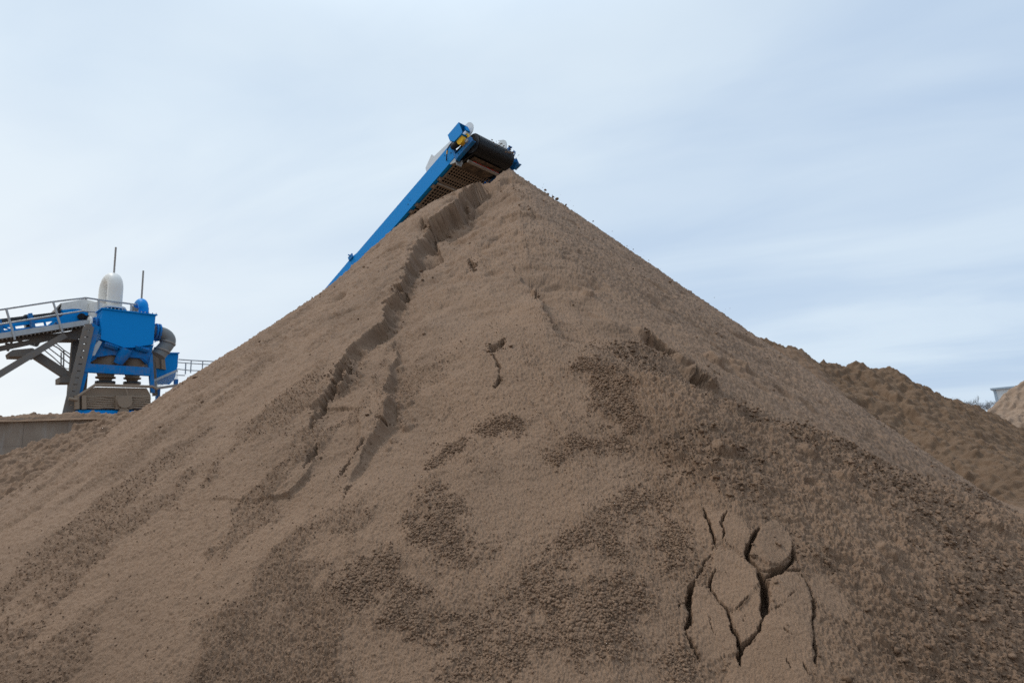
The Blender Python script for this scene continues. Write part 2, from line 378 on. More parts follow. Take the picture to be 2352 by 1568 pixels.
# the cracked block at lower right, traced from the enlarged photo
def Z(*q): return [(1378.1 + a * 0.3043, 1091 + b * 0.3043) for a, b in q]
CR = [(Z((770, 230), (790, 290), (815, 345), (832, 400), (850, 450), (862, 500), (870, 530)), .009, .05),
      (Z((868, 525), (850, 570), (830, 610), (785, 650), (765, 700), (735, 760), (712, 800)), .006, .03),
      (Z((958, 285), (935, 330), (925, 380), (935, 430), (925, 480)), .007, .04),
      (Z((925, 480), (960, 500), (995, 555)), .003, .02),
      (Z((1200, 405), (1165, 450), (1148, 490), (1125, 540), (1108, 595), (1130, 645), (1185, 700)), .012, .07),
      (Z((1185, 700), (1212, 760), (1235, 830), (1252, 900), (1252, 960), (1243, 1030), (1235, 1080)), .020, .10),
      (Z((1235, 1080), (1215, 1150), (1180, 1205), (1130, 1260), (1072, 1290), (1050, 1340), (1048, 1430)), .012, .07),
      (Z((1190, 700), (1260, 725), (1330, 718), (1400, 700), (1445, 655), (1455, 600), (1445, 520)), .014, .07),
      (Z((1230, 775), (1290, 750), (1350, 732), (1420, 722), (1500, 735)), .012, .06),
      (Z((1455, 590), (1475, 640), (1483, 690)), .013, .08),
      (Z((870, 710), (850, 760), (825, 830), (870, 900), (912, 960)), .007, .035),
      (Z((912, 960), (960, 1010), (985, 1070), (1000, 1130), (1030, 1200), (1052, 1262), (1050, 1340)), .011, .07),
      (Z((1180, 870), (1140, 900), (1110, 940), (1070, 980), (1000, 1022)), .005, .03),
      (Z((715, 790), (690, 840), (680, 890), (670, 950), (667, 1020), (662, 1080), (650, 1150)), .014, .08),
      (Z((650, 1150), (680, 1220), (710, 1280), (740, 1340), (772, 1388)), .010, .06),
      (Z((1480, 740), (1530, 800), (1570, 880), (1600, 950), (1605, 1020), (1600, 1100), (1610, 1180), (1615, 1270), (1618, 1380), (1640, 1460)), .007, .045),
      (Z((1640, 1000), (1720, 1080), (1800, 1120), (1850, 1130), (1930, 1190)), .003, .015),
      (Z((1460, 880), (1410, 930), (1390, 980), (1335, 1010), (1330, 1070)), .004, .02),
      (Z((1410, 1380), (1440, 1440), (1470, 1510)), .004, .02), (Z((1510, 1380), (1540, 1430), (1580, 1520)), .005, .025),
      (Z((1400, 1230), (1395, 1340)), .003, .015), (Z((930, 700), (985, 760), (1000, 830), (1060, 870)), .0022, .012), (Z((1290, 480), (1330, 540), (1320, 600)), .002, .010), (Z((760, 1000), (820, 1060), (840, 1150), (900, 1210)), .0022, .012), (Z((1120, 1000), (1090, 1080), (1110, 1150)), .002, .010), (Z((1300, 1020), (1380, 1100), (1400, 1180), (1480, 1230)), .003, .014), (Z((640, 540), (700, 560), (760, 640)), .003, .02), (Z((560, 900), (600, 960), (590, 1050)), .003, .02), (Z((300, 620), (275, 670), (265, 720)), .004, .025), (Z((1910, 1270), (1945, 1330), (1950, 1380)), .003, .015)]
BLOCKS = [(Z((1210, 400), (1300, 350), (1370, 390), (1430, 480), (1450, 560), (1420, 640), (1340, 695), (1280, 690), (1210, 640), (1145, 590), (1150, 540), (1180, 480)), .024, .005),
          (Z((700, 840), (790, 830), (850, 900), (920, 980), (980, 1070), (1040, 1230), (1030, 1340), (900, 1380), (770, 1370), (700, 1220), (685, 1000)), .016, .006),
          (Z((860, 560), (1000, 560), (1100, 620), (1180, 720), (1200, 830), (1150, 890), (1060, 990), (960, 1010), (830, 860), (850, 700)), .020, .006),
          (Z((1185, 865), (1235, 960), (1222, 1130), (1165, 1230), (1070, 1265), (1005, 1100), (990, 1022), (1065, 982), (1130, 905)), .014, .006),
          (Z((1310, 800), (1420, 750), (1520, 800), (1590, 960), (1600, 1250), (1600, 1600), (950, 1700), (960, 1480), (1070, 1320), (1200, 1200), (1260, 1020)), .018, .010),
          (Z((1590, 770), (1650, 740), (1760, 850), (1860, 970), (1850, 1120), (1640, 990), (1580, 860)), .012, .006),
          (Z((780, 250), (960, 290), (930, 500), (860, 500)), .012, .012), (Z((960, 290), (1080, 340), (1150, 470), (1090, 600), (930, 520)), .014, .012)]
for pts, up, soft in BLOCKS:
    m = region(pts, soft, 0.012); bx_ = (SX - SX[m > .5].mean()) * (2.2 if up > .02 else 0) * (-1) ** len(pts); D += m * up * 0.55 * (1 + np.clip(bx_, -.8, .8)); SMOOTH = np.maximum(SMOOTH, m)
for pts, w, dep in CR: crack(pts, w * 0.75, dep, 0.013)

# --- where the surface is clotted with granules, lumpy, or smooth
lump_r = region([(1395, 790), (1480, 800), (1580, 860), (1700, 925), (1860, 990), (2100, 1100), (2352, 1185), (2700, 1330), (2700, 1900), (1980, 1900), (1960, 1560), (1900, 1330), (1700, 1150), (1560, 1120), (1500, 1080), (1440, 980), (1400, 900), (1370, 840)], 0.18, 0.25)
def Q4(*q): return [(746.5 + a * 0.4131, 918.7 + b * 0.4131) for a, b in q]
GR = [Q4((1010, 1080), (1100, 1010), (1200, 975), (1350, 1000), (1500, 1030), (1620, 1060), (1760, 1040), (1800, 1010), (1740, 1120), (1690, 1190), (1640, 1240), (1640, 1390), (1560, 1330), (1440, 1400), (1330, 1330), (1230, 1270), (1100, 1220), (1030, 1160)),
      Q4((1310, 820), (1400, 760), (1520, 680), (1620, 600), (1720, 530), (1850, 515), (1900, 560), (1807, 610), (1700, 650), (1660, 740), (1650, 850), (1600, 800), (1500, 780), (1400, 830), (1300, 880), (1210, 900)),
      Q4((560, 530), (640, 570), (700, 700), (760, 800), (860, 850), (740, 870), (650, 830), (570, 760), (520, 650), (530, 560)),
      Q4((70, 1050), (160, 950), (240, 910), (320, 960), (370, 1030), (300, 1100), (200, 1130), (90, 1070)),
      Q4((370, 1110), (480, 1080), (600, 1130), (660, 1200), (740, 1260), (850, 1210), (990, 1170), (980, 1210), (860, 1280), (760, 1300), (640, 1260), (540, 1200), (450, 1180), (380, 1190)),
      Q4((760, 1480), (850, 1370), (950, 1340), (1040, 1390), (1100, 1400), (1220, 1310), (1180, 1360), (1100, 1440), (1000, 1500), (920, 1568), (740, 1568)),
      Q4((880, 130), (950, 95), (1080, 110), (1060, 150), (1000, 155), (900, 160)), Q4((1290, 290), (1400, 210), (1500, 180), (1620, 220), (1660, 270), (1560, 240), (1470, 220), (1380, 260), (1310, 310)),
      Q4((590, 240), (680, 255), (740, 230), (700, 280), (620, 290)),
      [(1480, 1190), (1520, 1210), (1560, 1240), (1580, 1290), (1600, 1330), (1560, 1310), (1530, 1270)], [(1540, 1500), (1580, 1490), (1600, 1530), (1590, 1600), (1530, 1600)],
      [(1330, 830), (1390, 830), (1440, 870), (1440, 930), (1480, 960), (1450, 985), (1400, 960), (1370, 900)]]
granu = np.zeros(len(P))
for g in GR: granu = np.maximum(granu, region(g, 0.12, 0.17))
stre = fbm(TH * 9 + 0.22 * fbm(SX, SY, 1.6, 3, 15), RA * 0.34 + 0.10 * fbm(SX, SY, 2.4, 3, 16), 2.9, 4, 5) + 0.55 * fbm(SX, SY, 1.2, 3, 9)
leftish = sstep(1150, 700, PW / 2 + PF * GX / np.maximum(GY, 0.3))
nearness = 1 - sstep(4.5, 8.0, np.hypot(GX, GY))
patch = sstep(0.0, 0.16, stre - 0.10 + 0.10 * leftish) * (0.30 + 0.70 * leftish) * (0.35 + 0.65 * nearness)
ROUGH = np.clip(np.maximum(granu, patch * 0.75), 0, 1) * (1 - SMOOTH * 0.8)
lump_r = lump_r * (1 - SMOOTH * 0.92)
DIST = np.hypot(GX, GY)

# --- general relief
D += 0.05 * fbm(SX, SY, 0.5, 3, 1) + 0.018 * fbm(SX, SY, 2.2, 3, 2)
D += 0.010 * fbm(TH * 9, RA * 0.25, 3.0, 4, 21) * (0.4 + 0.6 * leftish)              # run-off streaks
D += 0.004 * fbm(TH * 9, RA * 0.5, 9.0, 3, 25) * (0.3 + 0.7 * leftish)
WX = 0.010 * fbm(SX, SY, 22, 3, 101) + 0.03 * wob; WY = 0.010 * fbm(SX, SY, 22, 3, 102) + 0.03 * fbm(SX, SY, 5, 3, 103)
for q, f in enumerate((13, 23, 40, 70, 120, 205, 340)):                 # grain, as fine as the mesh can carry
    lim = 1 - sstep(0.25, 0.50, f * DIST * 0.0008)
    if lim.max() <= 0: continue
    w_ = 0.035 + 0.72 * sstep(0.28, 0.55, f * DIST * 0.00175)
    D += lim * (1 - 0.35 * SMOOTH) * (1 - .6 * FACE) * w_ * (0.62 + 0.75 * ROUGH + 0.5 * lump_r) / f * perlin((SX + WX) * f, (SY + WY) * f, 30 + q)
gw = (1 - .85 * FACE) * np.clip(0.64 + 0.55 * patch + 0.6 * granu + 0.6 * lump_r + 0.15 * up + 0.25 * fbm(SX, SY, 2.0, 3, 120), 0, 1.35) * (1 - 0.45 * SMOOTH)
for q, c in enumerate((0.0085, 0.015, 0.027, 0.05, 0.09)):                  # closely packed rounded grains and crumbs
    px_ = c / (DIST * 0.00175); wl_ = sstep(1.1, 2.0, px_) * (1 - 0.82 * sstep(3.2, 6.0, px_)) * gw
    jj = np.where(vis & (wl_ > 0.03) & (GY > 0))[0]
    if len(jj): D[jj] += wl_[jj] * 0.62 * lumps(SX[jj] + WX[jj] * .5, SY[jj] + WY[jj] * .5, c, .92, .35, .72, 110 + q)
nr = (DIST < 7.5)
j = np.where((patch > .02) & nr & vis)[0]
D[j] += patch[j] * (1 - SMOOTH[j]) * np.maximum(0.75 * lumps(SX[j], SY[j], 0.0095, .85, .3, .62, 3), 0.7 * lumps(SX[j], SY[j], 0.019, .30, .2, .5, 13))
# upper face: coarse pits and loose crumbs
up = sstep(4.0, 8.0, DIST)
D += up * (0.018 * fbm(SX, SY, 7, 4, 36, 0.6) - 0.02 * sstep(0.18, 0.45, fbm(SX, SY, 6.0, 3, 37)))
D += up * 0.5 * lumps(SX, SY, 0.10, .16, .06, .28, 5)
fl = fbm(SX * 0.8, SY * 2.4, 5.0, 4, 53, .6); D -= up * 0.022 * sstep(.10, .42, fl) * (0.4 + 0.6 * sstep(-.2, .3, fbm(SX, SY, .8, 2, 54)))
D += FOOT * np.maximum(lumps(SX, SY, 0.11, .35, .12, .42, 61), lumps(SX, SY, .05, .5, .15, .5, 62))
# lumpy shoulder
j = np.where(lump_r > 0.01)[0]; sx, sy = SX[j] + 0.02 * wob2[j], SY[j] + 0.02 * wob[j]; m = lump_r[j]
rid = 1 - np.abs(fbm(sx, sy, 9, 3, 41)) * 2.4; rid2 = np.abs(perlin(sx * 45, sy * 45, 46)); rid3 = np.abs(perlin(sx * 95, sy * 95, 47))
lj = 1 - sstep(0.12, 0.35, 95 * DIST[j] * 0.0008)
D[j] += m * (0.010 * rid + 0.014 * fbm(sx, sy, 12, 3, 42, 0.7) + 0.008 * rid2 + 0.003 * rid3 * lj)
D[j] += m * 0.7 * np.maximum(lumps(sx + rid2 * .02, sy + rid3 * .02, 0.085, .06, .08, .32, 6), lumps(sx + rid3 * .01, sy + rid2 * .01, 0.036, .18, .15, .42, 7))
# right flank and shoulder on the skyline: scattered crumbs, slumps
slump = sstep(0.05, 0.3, fbm(SX, SY, 1.3, 3, 44)) * up
D -= slump * 0.10 * sstep(-.1, .5, fbm(SX, SY, 2.5, 3, 45))
D[j] += 0
DAMP_DARK = np.clip(0.02 + DAMP_DARK + 0.30 * np.clip(patch * .48 + .15 * granu, 0, 1) + 0.16 * lump_r + (0.30 * sstep(.05, .3, fbm(TH * 9, RA * 0.3, 4.0, 4, 73)) + 0.30 * sstep(.05, .4, fl) ) * (0.35 + 0.65 * up) + 0.42 * sstep(-.1, .5, fbm(SX, SY, 0.7, 5, 70)) + 0.16 * sstep(0.05, .35, fbm(SX, SY, 3.0, 4, 72)) - 0.20 * SMOOTH + 0.10 * up, 0, 1)
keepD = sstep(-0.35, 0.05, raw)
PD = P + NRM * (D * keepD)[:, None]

def grid_mesh(name, V, rows, cols, keep=None, mat=None, attr=None, wrap=False):
    idx = np.arange(rows * cols).reshape(rows, cols)
    a = idx[:-1, :-1].ravel(); b = idx[:-1, 1:].ravel(); c = idx[1:, 1:].ravel(); d = idx[1:, :-1].ravel()
    if wrap:
        a = np.concatenate([a, idx[:-1, -1]]); b = np.concatenate([b, idx[:-1, 0]]); c = np.concatenate([c, idx[1:, 0]]); d = np.concatenate([d, idx[1:, -1]])
    F = np.stack([a, b, c, d], 1)[:, ::-1]
    if keep is not None: F = F[keep[F].any(1)]
    used = np.zeros(len(V), bool); used[F.ravel()] = True; remap = np.cumsum(used) - 1
    V2 = V[used]; F = remap[F]
    me = bpy.data.meshes.new(name)
    me.vertices.add(len(V2)); me.vertices.foreach_set('co', V2.astype(np.float32).ravel())
    me.loops.add(F.size); me.loops.foreach_set('vertex_index', F.astype(np.int32).ravel())
    me.polygons.add(len(F)); me.polygons.foreach_set('loop_start', np.arange(0, F.size, 4, dtype=np.int32)); me.polygons.foreach_set('loop_total', np.full(len(F), 4, np.int32))
    me.update(calc_edges=True)
    me.polygons.foreach_set('use_smooth', np.ones(len(F), bool))
    if attr is not None:
        at_ = me.attributes.new('damp', 'FLOAT', 'POINT'); at_.data.foreach_set('value', attr[used].astype(np.float32))
    if mat: me.materials.append(mat)
    o = bpy.data.objects.new(name, me); COL.objects.link(o); return o
pile = grid_mesh('sand_pile', PD, len(rad), len(az), raw > -0.35, M_SAND, DAMP_DARK, True)
tag(pile, 'tall brown sand cone filling the foreground, peaked under the blue conveyor head', 'sand pile')

# ------------------------------------------------------------------ ground
def make_ground():
    bm = bmesh.new(); v = [bm.verts.new((x, y, 0.0)) for x, y in ((-2500, -2500), (2500, -2500), (2500, 2500), (-2500, 2500))]; bm.faces.new(v)
    me = bpy.data.meshes.new('ground'); bm.to_mesh(me); bm.free(); me.materials.append(M_SAND_G)
    o = bpy.data.objects.new('ground', me); COL.objects.link(o); tag(o, kind='structure')
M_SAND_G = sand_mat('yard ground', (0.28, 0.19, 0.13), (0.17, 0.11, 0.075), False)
make_ground()
#@@MORE
# ------------------------------------------------------------------ solid-shape helpers
def bmobj(name, bm, mat, parent=None, smooth=False, bevel=0.0):
    if bevel > 0:
        ed = [e for e in bm.edges if len(e.link_faces) == 2 and e.calc_face_angle(0) > 0.6]
        bmesh.ops.bevel(bm, geom=ed, offset=bevel, segments=2, profile=0.6, affect='EDGES', clamp_overlap=True)
    bmesh.ops.recalc_face_normals(bm, faces=bm.faces)
    me = bpy.data.meshes.new(name); bm.to_mesh(me); bm.free()
    for m in (mat if isinstance(mat, (list, tuple)) else [mat]): me.materials.append(m)
    if smooth:
        me.polygons.foreach_set('use_smooth', [True] * len(me.polygons))
        try: me.set_sharp_from_angle(angle=R(38))
        except Exception: pass
    o = bpy.data.objects.new(name, me); COL.objects.link(o)
    if parent: o.parent = parent
    return o
def bmsplit(name, bm, mat, parent=None, smooth=False, bevel=0.0):
    """each loose piece of bm becomes an object of its own"""
    left = set(bm.verts); out_ = []
    while left:
        st_ = [next(iter(left))]; seen = {st_[0]}
        while st_:
            for e_ in st_.pop().link_edges:
                for v_ in e_.verts:
                    if v_ not in seen: seen.add(v_); st_.append(v_)
        left -= seen; b2 = bmesh.new(); mp_ = {v_: b2.verts.new(v_.co) for v_ in seen}
        for f_ in {f_ for v_ in seen for f_ in v_.link_faces}: b2.faces.new([mp_[v_] for v_ in f_.verts])
        out_.append(bmobj(name, b2, mat, parent, smooth, bevel))
    bm.free(); return out_[0]
def box(bm, x0, x1, y0, y1, z0, z1):
    v = [bm.verts.new(p) for p in ((x0, y0, z0), (x1, y0, z0), (x1, y1, z0), (x0, y1, z0), (x0, y0, z1), (x1, y0, z1), (x1, y1, z1), (x0, y1, z1))]
    for f in ((0, 3, 2, 1), (4, 5, 6, 7), (0, 1, 5, 4), (1, 2, 6, 5), (2, 3, 7, 6), (3, 0, 4, 7)): bm.faces.new([v[i] for i in f])
def prism(bm, poly, y0, y1):
    """polygon given as (x, z), thick from y0 to y1"""
    a = [bm.verts.new((x, y0, z)) for x, z in poly]; b = [bm.verts.new((x, y1, z)) for x, z in poly]
    bm.faces.new(a); bm.faces.new(b[::-1]); n = len(poly)
    for i in range(n): bm.faces.new((a[i], b[i], b[(i + 1) % n], a[(i + 1) % n]))
def bar(bm, p, q, w, h, upv=(0, 0, 1)):
    p = Vector(p); q = Vector(q); d = (q - p).normalized(); u = Vector(upv)
    s = d.cross(u); s = s.normalized() if s.length > 1e-4 else Vector((1, 0, 0)); u = s.cross(d).normalized()
    v = []
    for c in (p, q):
        for a, b in ((-1, -1), (1, -1), (1, 1), (-1, 1)): v.append(bm.verts.new(c + s * a * w / 2 + u * b * h / 2))
    for f in ((0, 3, 2, 1), (4, 5, 6, 7), (0, 1, 5, 4), (1, 2, 6, 5), (2, 3, 7, 6), (3, 0, 4, 7)): bm.faces.new([v[i] for i in f])
def tube(bm, pts, r, n=10, cap=True, closed=False):
    pts = [Vector(p) for p in pts]; rr = r if isinstance(r, (list, tuple)) else [r] * len(pts); rings = []
    prev = None
    for i, p in enumerate(pts):
        d = (pts[min(i + 1, len(pts) - 1)] - pts[max(i - 1, 0)])
        d = d.normalized() if d.length > 1e-9 else Vector((0, 0, 1))
        if prev is None: s = d.orthogonal().normalized()
        else:
            s = prev - d * prev.dot(d); s = s.normalized() if s.length > 1e-5 else d.orthogonal().normalized()
        prev = s; t = d.cross(s)
        rings.append([bm.verts.new(p + (s * math.cos(2 * math.pi * k / n) + t * math.sin(2 * math.pi * k / n)) * rr[i]) for k in range(n)])
    for a, b in zip(rings, rings[1:]):
        for k in range(n): bm.faces.new((a[k], a[(k + 1) % n], b[(k + 1) % n], b[k]))
    if cap: bm.faces.new(rings[0][::-1]); bm.faces.new(rings[-1])
def curve(pts, n=24):
    """Catmull-Rom through the points"""
    P_ = [Vector(p) for p in pts]; P_ = [P_[0] * 2 - P_[1]] + P_ + [P_[-1] * 2 - P_[-2]]; o = []
    m = len(P_) - 3
    for i in range(n + 1):
        t = i / n * m; k = min(int(t), m - 1); t -= k; a, b, c, d = P_[k:k + 4]
        o.append(0.5 * ((2 * b) + (c - a) * t + (2 * a - 5 * b + 4 * c - d) * t * t + (3 * b - a - 3 * c + d) * t ** 3))
    return o
def new(): return bmesh.new()

# ------------------------------------------------------------------ metal, rubber, plastic
def painted(name, col, dirt=0.35, rough=0.42, dscale=2.2, low=None, dcol=(0.23, 0.17, 0.12)):
    s = Mat(name); n = s.noise(dscale, 6, 0.65); n2 = s.noise(14, 5, 0.7); st = s.noise(6, 4, 0.6, sc=(3, 3, 0.35))
    f = s.math('MULTIPLY', s.math('ADD', s.math('MULTIPLY', n, 0.55), s.math('ADD', s.math('MULTIPLY', n2, 0.25), s.math('MULTIPLY', st, 0.25))), 1.0)
    d = s.ramp(f, [(0.62 - dirt * 0.35, (0, 0, 0)), (0.80 - dirt * 0.25, (1, 1, 1))])
    c = s.mix(s.math('MULTIPLY', s.noise(0.8, 3), 0.25), col, tuple(min(1, v * 1.25 + 0.01) for v in col))
    c = s.mix(s.math('MULTIPLY', d, min(1, dirt * 1.6)), c, dcol)
    r = s.math('ADD', s.math('MULTIPLY', d, 0.35), rough, True)
    return s.set(c, r, None, 0.12, s.bump(n2, 0.10, 0.004))
M_BLUE = painted('blue machine paint', (0.0, 0.225, 0.60), 0.04, 0.5)
M_BLUE_D = painted('blue machine paint with dried splashes', (0.0, 0.16, 0.44), 0.36, 0.5)
M_WHITE = painted('white enamel', (0.70, 0.68, 0.63), 0.22)
M_YEL = painted('yellow gear paint', (0.72, 0.42, 0.02), 0.30)
M_MUD = painted('sand caked steel', (0.24, 0.18, 0.13), 0.75, 0.8, 3.0, dcol=(0.30, 0.22, 0.155))
M_BLACK = painted('black rubber', (0.012, 0.012, 0.013), 0.10, 0.38); M_BLACK.node_tree.nodes['Principled BSDF'].inputs['Specular IOR Level'].default_value = 0.5
M_RUB2 = painted('sand smeared rubber', (0.05, 0.04, 0.032), 0.55, 0.8, 5)
M_RED = painted('red urethane', (0.42, 0.03, 0.015), 0.3)
def galv(name, col=(0.42, 0.43, 0.43), metal=0.45, dirt=0.3):
    s = Mat(name); v = s.n('ShaderNodeTexVoronoi'); v.inputs['Scale'].default_value = 18; s.l(s.tc.outputs['Object'], v.inputs[0])
    c = s.mix(s.math('MULTIPLY', v.outputs['Color'], 0.35), col, tuple(k * 0.72 for k in col))
    d = s.ramp(s.noise(3, 6, 0.7), [(0.5, (0, 0, 0)), (0.7, (1, 1, 1))])
    c = s.mix(s.math('MULTIPLY', d, dirt * 1.5), c, (0.24, 0.18, 0.13))
    return s.set(c, 0.5, metal, 0.5)
M_GALV = galv('galvanised steel'); M_GALVD = galv('dusty galvanised steel', (0.30, 0.27, 0.24), 0.2, 0.6)
M_GREY = painted('grey pipe paint', (0.20, 0.205, 0.20), 0.3, 0.5)
M_DUSTY = painted('beam under dust', (0.17, 0.155, 0.14), 0.45, 0.75, 4)
M_TAN = painted('dusty guard plate', (0.25, 0.20, 0.155), 0.35, 0.7, 5)
M_HOLE = Mat('hole').set((0.01, 0.01, 0.012), 0.9)
def plastic():
    s = Mat('white plastic sheet')
    return s.set((0.60, 0.64, 0.66), 0.5, None, 0.4)
M_PLAST = plastic()

# ------------------------------------------------------------------ stacking conveyor above the pile
H0 = Vector((-0.680, 13.10, 9.12)); WA = R(48.41); BETA = R(21.5)
cw = Vector((math.cos(WA), math.sin(WA), 0)); chh = Vector((-cw.y, cw.x, 0))
cX = -(chh * math.cos(BETA) - Vector((0, 0, 1)) * math.sin(BETA)); cZ = cX.cross(cw)
conv = empty('stacking_conveyor')
conv.matrix_world = Matrix(((cX.x, cw.x, cZ.x, H0.x), (cX.y, cw.y, cZ.y, H0.y), (cX.z, cw.z, cZ.z, H0.z), (0, 0, 0, 1)))
tag(conv, 'long blue belt conveyor with black head drum at the peak of the sand cone', 'belt conveyor')
BW = 1.33; LEN = -21.5
def beam(name, y0, sgn):
    bm = new(); web = 0.012
    prism(bm, [(-0.50, 0.44), (-0.56, 0.0), (-0.80, -0.015), (LEN, -0.015), (LEN, 0.52), (-5.45, 0.52), (-5.2, 0.47)], y0, y0 + sgn * web)
    yy = sorted((y0 + sgn * 0.014, y0 + sgn * 0.115))
    box(bm, LEN, -0.62, yy[0], yy[1], -0.012, 0.0); box(bm, LEN, -0.62, yy[0], yy[1], 0.43, 0.442)
    o = bmobj(name, bm, M_BLUE, conv, bevel=0.0)
    return o
b1 = beam('side_beam', -0.12, 1); b2 = beam('side_beam', BW + 0.12, -1)
bm = new()
for x, z, r in ((-0.62, 0.20, .022), (-0.83, 0.32, .014), (-0.70, 0.36, .012), (-2.48, 0.20, .016), (-2.60, 0.155, .016), (-2.53, 0.29, .009), (-4.9, 0.2, .012), (-0.60, 0.40, .012)):
    tube(bm, [(x, -0.1215, z), (x, -0.1235, z)], r, 12)
bmsplit('bolt_hole', bm, M_HOLE, b1)
bm = new(); box(bm, -5.62, -5.40, -0.16, -0.125, 0.46, 0.60); tube(bm, [(-5.5, -0.16, 0.58), (-5.5, -0.22, 0.60)], 0.02, 8)
bmobj('stay_lug', bm, M_BLUE_D, conv, bevel=0.006)
# drum and belt
bm = new(); tube(bm, [(0, 0.02, -.01), (0, BW - 0.02, -.01)], 0.245, 40)
drum = bmobj('head_drum', bm, M_BLACK, conv, True)
bm = new(); tube(bm, [(0, -0.20, -.01), (0, BW + 0.2, -.01)], 0.05, 16); bmobj('shaft', bm, M_GALV, drum, True)
bm = new(); prof = []
for k in range(19):
    a = R(95 - k * 10.5); prof.append((0.262 * math.cos(a), 0.262 * math.sin(a) - .01))
prof = [(LEN, 0.30), (-1.5, 0.30)] + prof + [(-0.55, -0.13), (-0.95, 0.07), (LEN, 0.07)]
NS = 22
ring = []
for x, z in prof:
    row = []
    for k in range(NS + 1):
        y = 0.03 + (BW - 0.06) * k / NS; t = abs(k / NS - 0.5) * 2
        tr = 0.10 * max(0, t - 0.35) * min(1, max(0, (-x - 0.6) / 1.2)) if z > 0.2 and x < -0.3 else 0
        crown = -0.004 * t * t
        row.append(bm.verts.new((x, y, z + tr)))
    ring.append(row)
for a, b in zip(ring, ring[1:]):
    for k in range(NS): bm.faces.new((a[k], a[k + 1], b[k + 1], b[k]))
bmesh.ops.solidify(bm, geom=list(bm.faces), thickness=0.012)
belt = bmobj('belt', bm, M_BLACK, conv, True)
bm = new()
for k in range(NS):                                                       # caked sand on the return run
    pass
o_ = [(-0.10, -0.272), (-0.55, -0.146), (-0.95, 0.056)]
bm2 = new(); rows = []
for s_ in range(14):
    t = s_ / 13; x = -0.16 - 0.75 * t; z = (-0.262 - (x + .16) * 0.0) if False else np.interp(-x, [0.0, 0.16, 0.55, 0.95], [-0.276, -0.262, -0.142, 0.060]) - 0.006
    row = []
    for k in range(33):
        y = 0.12 + 1.02 * k / 32
        row.append(bm2.verts.new((x, y, float(z) - 0.010 * random.random())))
    rows.append(row)
for a, b in zip(rows, rows[1:]):
    for k in range(32): bm2.faces.new((a[k], a[k + 1], b[k + 1], b[k]))
bmobj('caked_sand', bm2, M_RUB2, belt, True); bm.free()
# scraper under the drum
bm = new(); bar(bm, (-0.33, 0.02, -0.31), (-0.33, BW - 0.02, -0.31), 0.06, 0.05)
scr = bmobj('belt_scraper', bm, M_GALVD, conv, bevel=0.006)
bm = new()
for k in range(6):
    y = 0.22 + k * 0.16
    box(bm, -0.345 + 0.01 * (k % 2), -0.30, y, y + 0.12, -0.285, -0.235 - 0.008 * (k % 3))
bmsplit('blade', bm, M_RED, scr, bevel=0.004)
# mesh guards hung below the beams
def guard(x1, x0, tabs=True):
    bm = new(); z0, z1 = -0.045, -0.030; y0, y1 = 0.0, BW; m = 0.045; nx, ny = 8, 14; b = 0.011
    box(bm, x0, x1, y0, y0 + m, z0, z1); box(bm, x0, x1, y1 - m, y1, z0, z1)
    box(bm, x0, x0 + m, y0 + m, y1 - m, z0, z1); box(bm, x1 - m, x1, y0 + m, y1 - m, z0, z1)
    sx = (x1 - x0 - 2 * m) / nx; sy = (y1 - y0 - 2 * m) / ny
    for i in range(1, nx): box(bm, x0 + m + i * sx - b, x0 + m + i * sx + b, y0 + m, y1 - m, z0 + .001, z1 - .001)
    for k in range(1, ny): box(bm, x0 + m, x1 - m, y0 + m + k * sy - b, y0 + m + k * sy + b, z0 + .003, z1 - .003)
    for x in (x0 + 0.10, x1 - 0.12): box(bm, x - .06, x + .06, -0.085, -0.001, z0, z1)
    g = bmobj('belt_guard', bm, M_TAN, conv)
    bm = new()
    for x in (x0 + 0.10, x1 - 0.12): tube(bm, [(x, -0.045, z0 - .012), (x, -0.045, z0)], 0.022, 6)
    bmsplit('bolt', bm, M_GALV, g)
    return g
guard(-0.60, -1.42); guard(-1.49, -2.46)
x = -2.53
while x > -9: guard(x, x - 0.97); x -= 1.04
bm = new(); bar(bm, (-1.455, -0.02, -0.055), (-1.455, BW, -0.055), 0.05, 0.02); bmobj('cross_strip', bm, M_GALV, conv)
bm = new()
for k in range(16): tube(bm, [(-1.2 - k * 1.2, 0.02, 0.02), (-1.2 - k * 1.2, BW - 0.02, 0.02)], 0.05, 12)
bmsplit('return_roller', bm, M_GALVD, conv, True)
# skirt boards with rounded heads
for y in (0.06, BW - 0.02):
    bm = new(); c = (0.02, 0.50)
    pl = [(-1.78, 0.45), (-1.72, 0.80), (-1.36, 0.97), (-1.30, 0.84), (-0.3, 0.69)]
    pl += [(c[0] + 0.19 * math.cos(R(a)), c[1] + 0.19 * math.sin(R(a))) for a in range(90, -91, -15)] + [(-0.3, 0.31), (-0.5, 0.45)]
    prism(bm, pl, y, y + 0.016); bmobj('skirt_board', bm, M_PLAST, conv)
